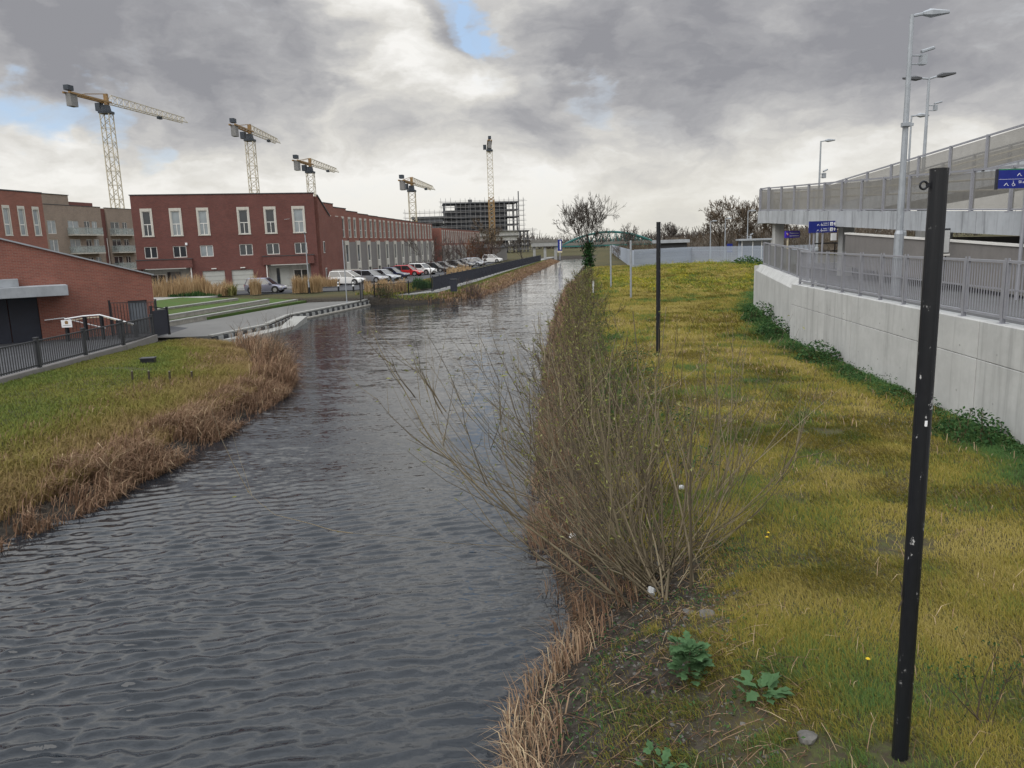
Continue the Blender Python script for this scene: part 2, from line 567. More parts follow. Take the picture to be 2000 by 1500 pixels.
# the far reach lies sheltered between the banks and is calmer
shel = k.m('MULTIPLY', patch, k.lin(k.n('ShaderNodeSeparateXYZ', {0: p}).outputs[1], 16., 75., 1., .38))
bm = k.n('ShaderNodeVectorMath', {0: k.vm('ADD', k.n('ShaderNodeNewGeometry').outputs['Normal'], k.vm('MULTIPLY', sl, k.n('ShaderNodeCombineXYZ', {0: shel, 1: shel, 2: 0.}).outputs[0]))}, operation='NORMALIZE')
sed = k.noise(p, .35, 4, .6)
wc = k.mix(sed, (.010, .013, .018), (.018, .022, .027))
pr = k.n('ShaderNodeBsdfPrincipled', {'Base Color': wc, 'Roughness': .045, 'IOR': 1.40, 'Normal': bm.outputs[0]})
k.t.links.new(pr.outputs[0], k.n('ShaderNodeOutputMaterial').inputs[0])

ys, y_ = [], 4.6
while y_ < 236:
    ys.append(y_)
    y_ += max(.032, .00026 * y_ * y_)
ys = np.array(ys)
cols = np.linspace(0, 1, 330)
a_, b_ = xl(ys) - 1.3, xr(ys) + 1.0
a_ = np.where((ys > 40) & (ys < 69.5), a_ + .6, a_)
WX = a_[:, None] + (b_ - a_)[:, None] * cols[None]
WY = np.repeat(ys[:, None], len(cols), 1)
WZ = np.zeros_like(WX)
rw = np.random.default_rng(3)
amp_mod = .15 + 1.6 * fbm(WX, WY, .2, 21) ** 1.2
for i in range(70):
    lam = .105 * (3.3 ** rw.random())
    th = R_(97) + rw.normal(0, .27)
    kx, ky = 2 * math.pi / lam * math.cos(th), 2 * math.pi / lam * math.sin(th)
    res = np.clip((lam / np.maximum(.034, .00026 * WY ** 2) - 3) / 3, 0, 1)      # drop waves the grid cannot carry
    WZ += (.0066 * lam ** 1.0) * np.sin(kx * WX + ky * WY + rw.random() * 6.28) * res
sg_ = max(1e-4, float(WZ[:200].std()))
u__ = np.clip(WZ / sg_, -2.6, 2.6)
WZ = sg_ * (u__ + .24 * (u__ ** 2 - 1))      # peaked crests, flat troughs
WZ *= amp_mod * np.clip(np.minimum(WX - xl(WY) + .8, xr(WY) - WX + .6), .15, 1)
nxw, nyw = len(cols), len(ys)
ii = (np.arange(nyw - 1)[:, None] * nxw + np.arange(nxw - 1)[None]).ravel()
water = obj('water', tri_mesh('water', np.stack([WX.ravel(), WY.ravel(), WZ.ravel()], 1),
                              np.stack([ii, ii + 1, ii + nxw + 1, ii + nxw], 1), 'canal_water'))
water.data.polygons.foreach_set('use_smooth', [True] * len(water.data.polygons))
tag(water, kind='structure')

# ---------------------------------------------------------------- paved ground on the far side
def sheet(name, poly, z, mt, kind='structure', th=.0):
    mb = MB()
    if th:
        mb.prism(poly, z - th, z)
    else:
        mb.add([(x, y, z) for x, y in poly], [tuple(range(len(poly)))])
    return tag(mb.build(name, mt), kind=kind)


# tarmac yard behind the railings of the near bank
sheet('yard', [(-60, 10), (-16.95, 10), (-16.95, 33.3), (-17.6, 42), (-20, 44), (-60, 44)], 1.03, 'tarmac')
# road in front of the houses and along the terrace
sheet('road', [(-60, 74.5), (-22, 74.5), (-15.5, 76.0), (-12.2, 79), (-1.6, 178), (-9.2, 178), (-19.6, 88.2), (-20.8, 80.5), (-60, 80)], 1.0, 'tarmac', th=.6)
sheet('pavement', [(-60, 80.4), (-20.95, 80.9), (-19.75, 88.2), (-9.35, 178), (-14, 178), (-24, 90), (-60, 90)], 1.12, 'paving', th=.7)
# promenade along the quay
PROM = [(-22.5, 42.6), (-16.75, 42.9), (-15.35, 48.5), (-15.75, 54.6), (-12.75, 67.6), (-12.9, 69.5), (-14.5, 74.3), (-21.9, 74.3), (-22.2, 73), (-17.2, 69.8),
        (-18.7, 64), (-20.3, 56), (-22.6, 47)]
sheet('promenade', PROM, .45, 'paving_wet', th=1.6)
# lawn behind the stepped seats
lawn = sheet('lawn', [(-34, 46), (-22.8, 47.0), (-20.5, 56), (-18.9, 64), (-17.4, 69.8), (-16.2, 70.6), (-22.5, 71.0), (-34, 71.5)], .62, 'paving', th=.7)
m, k = new_mat('lawn_green')
p = pos(k)
n1, n2 = k.noise(p, 1.2, 5, .6), k.noise(p, 14, 4, .7)
finish(k, k.mix(k.ss(n1, .35, .65), k.mix(n2, (.04, .085, .018), (.07, .12, .03)), k.mix(n2, (.08, .10, .03), (.05, .075, .02))), .95, 0, n2, .6, .03, None, .15)
lawn.data.materials[0] = m
sheet('plaza', [(-60, 60), (-29.5, 60.5), (-27.2, 71.6), (-27.2, 74.2), (-60, 74.2)], 1.06, 'coping_pale', th=.5)
# towpath on the far bank
sheet('path', [(-12.6, 69.6), (-9.0, 70.6), (-6.6, 73.2), (-3.9, 91), (1.1, 132), (9.6, 198), (25, 300), (22, 300), (7.2, 198), (-1.6, 132), (-6.4, 91),
               (-8.4, 76), (-12.5, 74.3)], .72, 'paving', th=.35)

# quay wall of coping stones over a dark face
qw = thing('quay_wall', 'long low concrete quay wall with pale coping stones at the waterside promenade', 'wall')
QP = [(-16.75, 42.9), (-15.35, 48.5), (-15.75, 54.6), (-12.75, 67.6), (-12.75, 69.3)]
mb = MB()
for i in range(len(QP) - 1):
    (x0, y0), (x1, y1) = QP[i], QP[i + 1]
    L = math.hypot(x1 - x0, y1 - y0)
    ang = math.atan2(y1 - y0, x1 - x0)
    mb.box(((x0 + x1) / 2 + .12 * math.sin(ang), (y0 + y1) / 2 - .12 * math.cos(ang), -.35), (L + .1, .26, 1.45), ang)
mb.build('wall_face', 'charcoal', qw)
blk = MB().box((0, 0, 0), (.42, .06, .34)).mesh('facing_block', 'concrete_grey')
cop = MB().box((0, 0, 0), (.93, .34, .10)).mesh('coping_stone', 'coping_pale')
for i in range(len(QP) - 1):
    (x0, y0), (x1, y1) = QP[i], QP[i + 1]
    L = math.hypot(x1 - x0, y1 - y0)
    ang = math.atan2(y1 - y0, x1 - x0)
    n = max(1, int(L / .95))
    zt = .50 if i != 0 else .46
    for j in range(n):
        t = (j + .5) / n
        inst('facing_block', blk, qw, (x0 + (x1 - x0) * t + .27 * math.sin(ang), y0 + (y1 - y0) * t - .27 * math.cos(ang), .24), ang)
        inst('coping_stone', cop, qw, (x0 + (x1 - x0) * t - .06 * math.sin(ang), y0 + (y1 - y0) * t + .06 * math.cos(ang), zt), ang)
# timber fender just above the waterline
mb = MB()
for (x0, y0), (x1, y1) in zip(QP[1:-1], QP[2:]):
    dx, dy = x1 - x0, y1 - y0
    L = math.hypot(dx, dy)
    ox, oy = dy / L * .36, -dx / L * .36
    mb.tube([(x0 + ox, y0 + oy, .06), (x1 + ox, y1 + oy, .06)], .10, 6)
mb.build('fender_beam', 'stone_seat', qw)
# lower landing step with its ramp
ls = thing('landing_step', 'low pale concrete landing step with a short ramp at the near end of the quay', 'landing')
mb = MB()
mb.prism([(-16.2, 43.0), (-15.0, 43.2), (-13.9, 49.6), (-14.9, 49.9)], -1., .22)
mb.build('step_slab', 'coping_pale', ls)
MB().prism([(-14.9, 49.95), (-13.9, 49.65), (-14.3, 54.2), (-15.3, 54.3)], -1., [.22, .22, .44, .44]).build('ramp_slab', 'coping_pale', ls)

# stepped seats: concrete risers with turf between
for (a, b), zt, lab in ((((-23.94, 52.0), (-21.69, 61.81)), 1.40, 'uppermost concrete seat terrace, the shortest, behind the lawn strip'),
                        (((-22.75, 48.2), (-19.91, 64.09)), 1.10, 'middle concrete seat terrace between two strips of turf'),
                        (((-22.4, 46.4), (-18.58, 67.8)), .78, 'lowest and longest concrete seat terrace next to the promenade')):
    st = thing('seat_terrace', lab, 'seat wall', group='stepped concrete seats by the quay')
    dx, dy = b[0] - a[0], b[1] - a[1]
    L = math.hypot(dx, dy)
    ux, uy = dx / L, dy / L
    nxn, nyn = -uy, ux                   # away from the canal
    e = (a[0] - ux * 6, a[1] - uy * 6)
    mb = MB()
    mb.prism([e, b, (b[0] + nxn * .45, b[1] + nyn * .45), (e[0] + nxn * .45, e[1] + nyn * .45)], .3, zt - .07)
    mb.build('riser', 'stone_seat', st)
    n = int((L + 6) / 1.5)
    slab = MB().box((0, 0, 0), ((L + 6) / n - .02, .34, .07)).mesh('seat_slab', 'coping_pale')
    for i in range(n):
        t = (i + .5) / n * (L + 6)
        inst('seat_slab', slab, st, (e[0] + ux * t + nxn * .14, e[1] + uy * t + nyn * .14, zt - .033), math.atan2(dy, dx))
    # turf behind this step, level with it
    wd = 2.2 if zt < 1.35 else 4.0
    mb = MB().prism([(e[0] + nxn * .46, e[1] + nyn * .46), (b[0] + nxn * .46, b[1] + nyn * .46), (b[0] + nxn * wd - ux * 1.5, b[1] + nyn * wd - uy * 1.5),
                     (e[0] + nxn * wd, e[1] + nyn * wd)], .3, [zt - .02, zt - .02, zt + .22, zt + .22])
    mb.build('turf_strip', 'lawn_green', st)

# ================================================================ buildings on the far side
def facade(mb, x0, x1, z0, z1, holes, reveal=.18, y=0., edge=.3):
    """front sheet at local y with rectangular openings and their reveals"""
    xs = sorted({x0, x1} | {h[0] for h in holes} | {h[1] for h in holes})
    zs = sorted({z0, z1} | {h[2] for h in holes} | {h[3] for h in holes})
    for i in range(len(xs) - 1):
        for j in range(len(zs) - 1):
            cx, cz = (xs[i] + xs[i + 1]) / 2, (zs[j] + zs[j + 1]) / 2
            if any(h[0] < cx < h[1] and h[2] < cz < h[3] for h in holes): continue
            mb.quad((xs[i], y, zs[j]), (xs[i + 1], y, zs[j]), (xs[i + 1], y, zs[j + 1]), (xs[i], y, zs[j + 1]))
    for a, b, c, d in holes:
        r = y + reveal
        mb.quad((a, y, c), (a, y, d), (a, r, d), (a, r, c))
        mb.quad((b, y, d), (b, y, c), (b, r, c), (b, r, d))
        mb.quad((a, y, d), (b, y, d), (b, r, d), (a, r, d))
        mb.quad((b, y, c), (a, y, c), (a, r, c), (b, r, c))
    for a, b in ((x0, -1), (x1, 1)):
        q = [(a, y, z0), (a, y + edge, z0), (a, y + edge, z1), (a, y, z1)]
        mb.quad(*(q if b > 0 else q[::-1]))
    mb.quad((x0, y, z1), (x1, y, z1), (x1, y + edge, z1), (x0, y + edge, z1))
    return mb


WIN = {}


def window(parent, x, z, w, h, style, pane='glass', y=0.):
    """a window of outer size w x h at local (x, z), sill corner; style: tall, pair, slit, grid"""
    key = (style, round(w, 2), round(h, 2))
    if key not in WIN:
        fr, panes = MB(), []
        sur = None
        t = .07
        if style == 'row':
            sur = MB()
            sur.bx(0, .10, -.03, .2, 0, h).bx(w - .10, w, -.03, .2, 0, h).bx(.10, w - .10, -.03, .2, h - .25, h).bx(-.02, w + .02, -.05, .2, -.06, 0)
            a0, a1, b0, b1 = .10, w - .10, 0., h - .25
            t = .05
        elif style == 'tall':                       # stone surround with deep head, T-shaped white frame
            sur = MB()
            sur.bx(0, .17, -.04, .2, 0, h).bx(w - .17, w, -.04, .2, 0, h).bx(.17, w - .17, -.04, .2, h - .30, h).bx(-.03, w + .03, -.07, .2, -.08, 0)
            a0, a1, b0, b1 = .17, w - .17, 0., h - .30
        else:
            a0, a1, b0, b1 = 0, w, 0, h
        fr.bx(a0, a0 + t, .06, .15, b0, b1).bx(a1 - t, a1, .06, .15, b0, b1).bx(a0 + t, a1 - t, .06, .15, b1 - t, b1).bx(a0 + t, a1 - t, .06, .15, b0, b0 + t)
        i0, i1, j0, j1 = a0 + t, a1 - t, b0 + t, b1 - t
        if style == 'tall':
            zm = j0 + (j1 - j0) * .47
            xm = (i0 + i1) / 2
            fr.bx(i0, i1, .06, .15, zm - .04, zm + .04).bx(xm - .035, xm + .035, .06, .15, j0, zm - .04)
            panes = [(i0, i1, zm + .04, j1), (i0, xm - .035, j0, zm - .04), (xm + .035, i1, j0, zm - .04)]
        elif style == 'pair':
            xm = (i0 + i1) / 2
            fr.bx(xm - .045, xm + .045, .06, .15, j0, j1)
            panes = [(i0, xm - .045, j0, j1), (xm + .045, i1, j0, j1)]
        elif style in ('two', 'row'):
            zm = j0 + (j1 - j0) * .4
            fr.bx(i0, i1, .06, .15, zm - .04, zm + .04)
            panes = [(i0, i1, zm + .04, j1), (i0, i1, j0, zm - .04)]
        else:
            panes = [(i0, i1, j0, j1)]
        WIN[key] = (fr.mesh('window', 'white_frame'), sur.mesh('surround', 'stone_surround') if sur else None, panes)
    fm, sm, panes = WIN[key]
    wo = inst('window', fm, parent, (x, y, z))
    if sm: inst('surround', sm, wo)
    for q in panes:
        pk = (key, q, pane)
        if pk not in WIN:
            WIN[pk] = MB().bx(q[0], q[1], .10, .12, q[2], q[3]).mesh('pane', pane)
        inst('pane', WIN[pk], wo)
    return wo


# ---------------------------------------------------------------- corner block of brick town houses facing the quay
BL = thing('brick_house', 'dark red brick corner block with six tall windows and two garage doors', 'house', (-39., 82., 0.), .2738)
W_ = 18.49
up = [(.80, 1.95), (3.60, 4.80), (6.28, 7.50), (10.35, 11.62), (13.1, 14.38), (16.04, 17.42)]
mid = [(.81, 2.06), (3.6, 4.94), (6.29, 7.61), (10.29, 11.65), (13.1, 14.45), (16.07, 17.4)]
holes = [(a, b, 6.92, 9.76) for a, b in up] + [(a, b, 4.62, 5.82) for a, b in mid]
holes += [(.45, 5.05, 1.0, 3.52), (6.3, 8.55, 1.0, 3.1), (9.25, 11.5, 1.0, 3.1), (13.1, 17.6, 1.0, 3.52)]
facade(MB(), 0, W_, .6, 11.1, holes, .2, 0., 1.1).build('front_wall', 'dark_brick', BL)
prof = [(1.19, .6), (1.19, 10.85), (4.9, 8.8), (9.5, 8.8), (9.5, .6)]
mb = MB()
n = len(prof)
vs = [(x + .371 * d, .928 * d, z) for x in (0.02, W_ - .02) for d, z in prof]
mb.add(vs, [tuple(range(n)), tuple(range(2 * n - 1, n - 1, -1))] + [(i, i + n, (i + 1) % n + n, (i + 1) % n) for i in range(n)])
body = mb.build('body_wall', 'red_brick', BL)
mb = MB().bx(-.08, W_ + .08, -.06, 1.15, 11.11, 11.2)
mb.build('roof_coping', 'coping_dark', BL)
mb = MB()
mb.tube([(W_ + .371 * 1.1, .928 * 1.1, 10.98), (W_ + .371 * 4.9, .928 * 4.9, 8.84)], .1, 4)
mb.build('verge_coping', 'coping_dark', BL)
for i, (a, b) in enumerate(up):
    window(BL, a, 6.92, b - a, 2.84, 'tall', 'glass_pale' if i in (1, 2, 5) else 'glass')
for i, (a, b) in enumerate(mid):
    window(BL, a, 4.62, b - a, 1.2, 'pair', 'glass_pale' if i in (2,) else 'glass')
# curtain behind one upper window
for x0, lab in ((.45, 'left'), (13.1, 'right')):
    x1 = x0 + 4.6
    pr = MB().bx(x0, x1, .95, 1.05, 1.0, 3.5).bx(x0, x0 + .05, .2, .95, 1., 3.5).bx(x1 - .05, x1, .2, .95, 1., 3.5).bx(x0, x1, .2, .95, 3.46, 3.5).build('porch_wall', 'render_grey', BL)
    dx = x0 + 1.2 if lab == 'right' else x0 + 2.6
    d = MB().bx(dx, dx + .95, .88, .94, 1.0, 3.1).build('door', 'garage_door' if lab == 'right' else 'panel_grey', BL)
    MB().bx(dx + .78, dx + .84, .84, .88, 1.9, 2.1).build('door_handle', 'alloy', d)
    MB().bx(dx - .38, dx - .05, .9, .94, 1.0, 3.1).build('side_light', 'glass', BL)
    window(BL, x0 + 2.65 if lab == 'right' else x0 + .4, 1.65, 1.7, 1.25, 'pair', 'glass', y=.78)
    band = MB().bx(x0 - .5, x1 + .35, -.32, -.002, 3.52, 4.42).build('parapet_band', 'dark_brick', BL)
    MB().bx(x0 - .55, x1 + .4, -.36, 0.05, 4.42, 4.5).build('band_coping', 'coping_dark', band)
    MB().bx(x0 + .3, x1 - .3, -.34, -.10, 3.44, 3.52).build('soffit', 'render_grey', band)
for x in (5.2, 12.95):
    MB().tube([(x, -.12, 1.), (x, -.12, 3.6)], .07, 6).box((x, -.12, 3.62), (.34, .26, .2)).build('downpipe', 'white_frame', BL)
for a in (6.3, 9.25):
    g_ = MB().bx(a, a + 2.25, .12, .18, 1.0, 3.1).build('garage_door', 'garage_door', BL)
    for zz in (1.5, 2.0, 2.5): MB().bx(a, a + 2.25, .11, .118, zz, zz + .03).build('groove', 'panel_grey', g_)
    MB().box((a + 1.2, -.08, 3.32), (.5, .16, .1)).build('wall_lamp', 'white_frame', BL)
MB().box((4.98, -.08, 6.02), (.22, .14, .26)).build('alarm_box', 'sign_white', BL)
MB().tube([(15.2, -.05, 8.35), (15.75, -.35, 8.4)], .03, 5).build('overflow_pipe', 'alloy', BL)
# two slits in the flank
fl = [((W_ + .371 * d), .928 * d, z) for d, z in ((2.2, 4.6), (2.4, 1.6))]
for x, y, z in fl:
    o = MB().bx(-.03, .02, -.22, .22, 0, 1.3).build('window', 'white_frame', BL)
    o.location = (x + .03, y, z)
    o.rotation_euler = (0, 0, R_(68.2 - 90))
    MB().bx(.021, .035, -.15, .15, .07, 1.23).build('pane', 'glass', o)

# ---------------------------------------------------------------- terrace rows running away along the canal road
P_ = 5.0
ORD = ['first', 'second', 'third', 'fourth', 'fifth', 'sixth', 'seventh', 'eighth', 'ninth', 'tenth', 'eleventh', 'twelfth', 'thirteenth', 'fourteenth']
hw = [(.55, 1.65, 6.45, 9.05), (2.85, 3.95, 6.45, 9.05)]
bay = (3.15, 4.75)
house_wall = facade(MB(), 0, P_, .0, 9.3, hw + [(bay[0] + .1, bay[1] - .1, 1.3, 5.7)], .2).mesh('front_wall', 'orange_brick')
house_body = MB().bx(0, P_, .3, 9., .0, 9.28).mesh('body_wall', 'red_brick')
para = MB().bx(0, P_, 0, .3, 0, 1.).bx(0, .25, .3, 9, 0, 1.).bx(P_ - .25, P_, .3, 9, 0, 1.).mesh('parapet', 'orange_brick')
cope = MB().bx(-.02, P_ + .02, -.05, .36, 0, .09).mesh('roof_coping', 'coping_dark')
clad = MB().bx(.0, bay[0] - .05, -.10, -.004, 2.0, 5.85).mesh('cladding_panel', 'panel_grey')
base = MB().bx(0, bay[0] - .05, -.12, -.004, 1.0, 1.98).mesh('plinth', 'dark_brick')
bays = MB()
bays.bx(bay[0], bay[0] + .22, -.22, .2, 1.0, 6.0).bx(bay[1] - .22, bay[1], -.22, .2, 1.0, 6.0).bx(bay[0] + .22, bay[1] - .22, -.22, .2, 5.45, 6.0)
bays.bx(bay[0] + .22, bay[1] - .22, -.22, .2, 2.35, 3.2)
bay_m = bays.mesh('bay_surround', 'stone_surround')
bay_g1 = MB().bx(bay[0] + .22, bay[1] - .22, -.10, -.06, 3.2, 5.45).mesh('pane', 'glass')
bay_g2 = MB().bx(bay[0] + .22, bay[1] - .22, -.10, -.06, 1.0, 2.35).mesh('pane', 'glass')
bay_f = MB().bx(bay[0] + .22, bay[0] + .3, -.16, -.05, 3.2, 5.45).bx(bay[1] - .3, bay[1] - .22, -.16, -.05, 3.2, 5.45).bx(bay[0] + .3, bay[1] - .3, -.16, -.05, 3.2, 3.3).mesh('frame', 'white_frame')
pipe = MB().tube([(5.0 - .1, -.09, 1.), (5.0 - .1, -.09, 6.3)], .055, 6).mesh('downpipe', 'coping_dark')


def terrace(ox, oy, n, zoff, roofs, where, grp):
    ang = math.atan2(1, .107)
    ux, uy = math.cos(ang), math.sin(ang)
    for i in range(n):
        h = thing('terrace_house', f'{ORD[i]} red brick terrace house {where}', 'house', (ox + ux * P_ * i, oy + uy * P_ * i, zoff), ang, grp)
        inst('front_wall', house_wall, h)
        inst('body_wall', house_body, h)
        zr = roofs(i)
        pp = inst('parapet', para, h, (0, 0, 9.3), 0, (1, 1, max(.05, zr - 9.3)))
        inst('roof_coping', cope, h, (0, 0, zr + .002))
        for a, b, c, d in hw: window(h, a, c, b - a, d - c, 'row')
        inst('cladding_panel', clad, h)
        inst('plinth', base, h)
        bo = inst('bay_surround', bay_m, h)
        inst('frame', bay_f, bo)
        inst('pane', bay_g1, bo)
        inst('pane', bay_g2, bo)
        inst('downpipe', pipe, h)


terrace(-21.9, 92.2, 13, 0., lambda i: [10.42, 10.05, 9.78, 9.6, 9.5][i] if i < 5 else 9.48 - .035 * (i - 4),
        'along the road, counted from the corner block', 'houses of the near terrace')
terrace(-13.35, 158.2, 11, -.95, lambda i: 9.42, 'of the lower far terrace, counted from its near gable', 'houses of the far terrace')
gd = thing('garden_wall', 'short red brick garden wall at the foot of the first terrace house', 'wall', (-20.6, 91.0, 1.0), R_(8))
MB().bx(0, 3.2, 0, .3, 0, 1.5).build('wall_face', 'orange_brick', gd)
MB().bx(-.05, 3.25, -.05, .35, 1.5, 1.6).build('wall_coping', 'stone_surround', gd)

# ---------------------------------------------------------------- red brick block at the picture's edge
LB = thing('brick_house', 'red brick house block behind the low pitched building, three narrow tall windows showing', 'house', (-42.5, 65.5, 0), math.atan2(1, .15))
lw = [(.84 + 1.68 * i, 1.66 + 1.68 * i, 7.02, 9.52) for i in range(-3, 3)]
facade(MB(), -9., 5.6, .6, 10.72, lw, .2).build('front_wall', 'orange_brick', LB)
MB().bx(-9., 5.58, .3, 10, .6, 10.7).build('body_wall', 'red_brick', LB)
MB().bx(-9.05, 5.65, -.05, .4, 10.72, 10.82).build('roof_coping', 'coping_dark', LB)
for a, b, c, d in lw: window(LB, a, c, b - a, d - c, 'row', 'glass_pale')

# ---------------------------------------------------------------- buff brick apartment block with balconies
AP = thing('apartment_block', 'buff brick apartment block with glass balconies and a raised top storey', 'apartment block', (-72., 118., 0), math.atan2(1, .18))
aw = []
for z0 in (8.7, 5.75, 2.8):
    aw += [(4.1, 5.9, z0, z0 + 2.05), (8.5, 10.9, z0, z0 + 2.1), (12.2, 13.5, z0, z0 + 2.1), (14.0, 15.3, z0, z0 + 2.1), (18.6, 20.9, z0, z0 + 2.1), (21.7, 23.0, z0, z0 + 2.1)]
facade(MB(), 3.4, 16.5, 0, 13.15, [h for h in aw if h[1] < 16.5], .2).build('front_wall', 'buff_brick', AP)
facade(MB(), 17.8, 24.9, 0, 13.1, [h for h in aw if h[0] > 17], .2).build('front_wall', 'buff_brick', AP)
MB().bx(3.4, 24.88, .3, 14, 0, 13.05).build('body_wall', 'buff_brick', AP)
MB().bx(16.5, 17.8, .25, .31, 0, 13.0).build('recess_wall', 'dark_brick', AP)
pen = MB().bx(3.5, 9.4, .1, 10, 13.15, 14.75).build('penthouse', 'buff_brick', AP)
MB().bx(3.45, 9.5, .0, 10, 14.75, 14.85).build('roof_coping', 'coping_dark', pen)
pe2 = MB().bx(9.45, 16.8, 1.6, 10, 13.15, 13.95).build('stair_head', 'dark_brick', AP)
MB().bx(3.35, 16.55, -.05, .4, 13.15, 13.25).bx(17.75, 24.95, -.05, .4, 13.1, 13.2).build('roof_coping', 'coping_dark', AP)
for a, b, c, d in aw: window(AP, a, c, b - a, d - c, 'pair', 'glass_pale' if (int(a) % 3) else 'glass')
for z0 in (8.6, 5.65, 2.7):
    for a, b in ((8.2, 14.9), (18.2, 24.2)):
        bo = MB().bx(a, b, -1.3, 0, z0 - .2, z0 - .02).build('balcony_slab', 'stone_surround', AP)
        MB().bx(a, b, -1.29, -1.26, z0, z0 + 1.05).bx(a, a + .03, -1.26, 0, z0, z0 + 1.05).bx(b - .03, b, -1.26, 0, z0, z0 + 1.05).build('balcony_glass', 'glass_balcony', bo)
        MB().bx(a - .02, b + .02, -1.32, -1.25, z0 + 1.05, z0 + 1.1).build('balcony_rail', 'alloy', bo)
MB().tube([(17.4, .1, 0), (17.4, .1, 8)], .06, 6).build('downpipe', 'white_frame', AP)

# ---------------------------------------------------------------- low pitched brick building in the yard
SB = thing('brick_building', 'low red brick building with a sloping roof, grey canopy and black doors', 'building', (-18.8, 40.4, 0), R_(34.))
roof = lambda x: 4.06 - .31 * x
hol = [(-12.5, -5.0, 1.0, 3.23), (-1.05, -.15, 1.0, 2.72)]
mb = facade(MB(), -14., .2, .5, 3.95, hol, .25)
mb.add([(-14, 0, 3.95), (.2, 0, 3.95), (.2, 0, roof(.2)), (-14, 0, roof(-14))], [(0, 1, 2, 3)])
mb.build('front_wall', 'orange_brick', SB)
MB().extrude([(-14, .5), (.19, .5), (.19, roof(.19) - .03), (-14, roof(-14) - .03)], 'y', .3, 9.).build('body_wall', 'red_brick', SB)
MB().extrude([(-14.1, roof(-14.1)), (.32, roof(.32)), (.32, roof(.32) + .07), (-14.1, roof(-14.1) + .07)], 'y', -.12, 9.1).build('roof', 'canopy_grey', SB)
can = MB().bx(-13.5, -3.75, -1.45, -.004, 3.24, 3.74).build('canopy', 'canopy_grey', SB, bevel=.02)
MB().bx(-13.5, -5.7, -1.0, -.004, 3.75, 4.1).build('canopy_upstand', 'canopy_grey', can)
for i in range(6):
    a = -12.5 + i * 1.25
    MB().bx(a + .02, a + 1.23, .12, .2, 1.0, 3.22).build('door_leaf', 'dark_navy', SB)
MB().bx(-1.05, -.15, .12, .2, 1.0, 2.72).build('door', 'door_grey', SB)

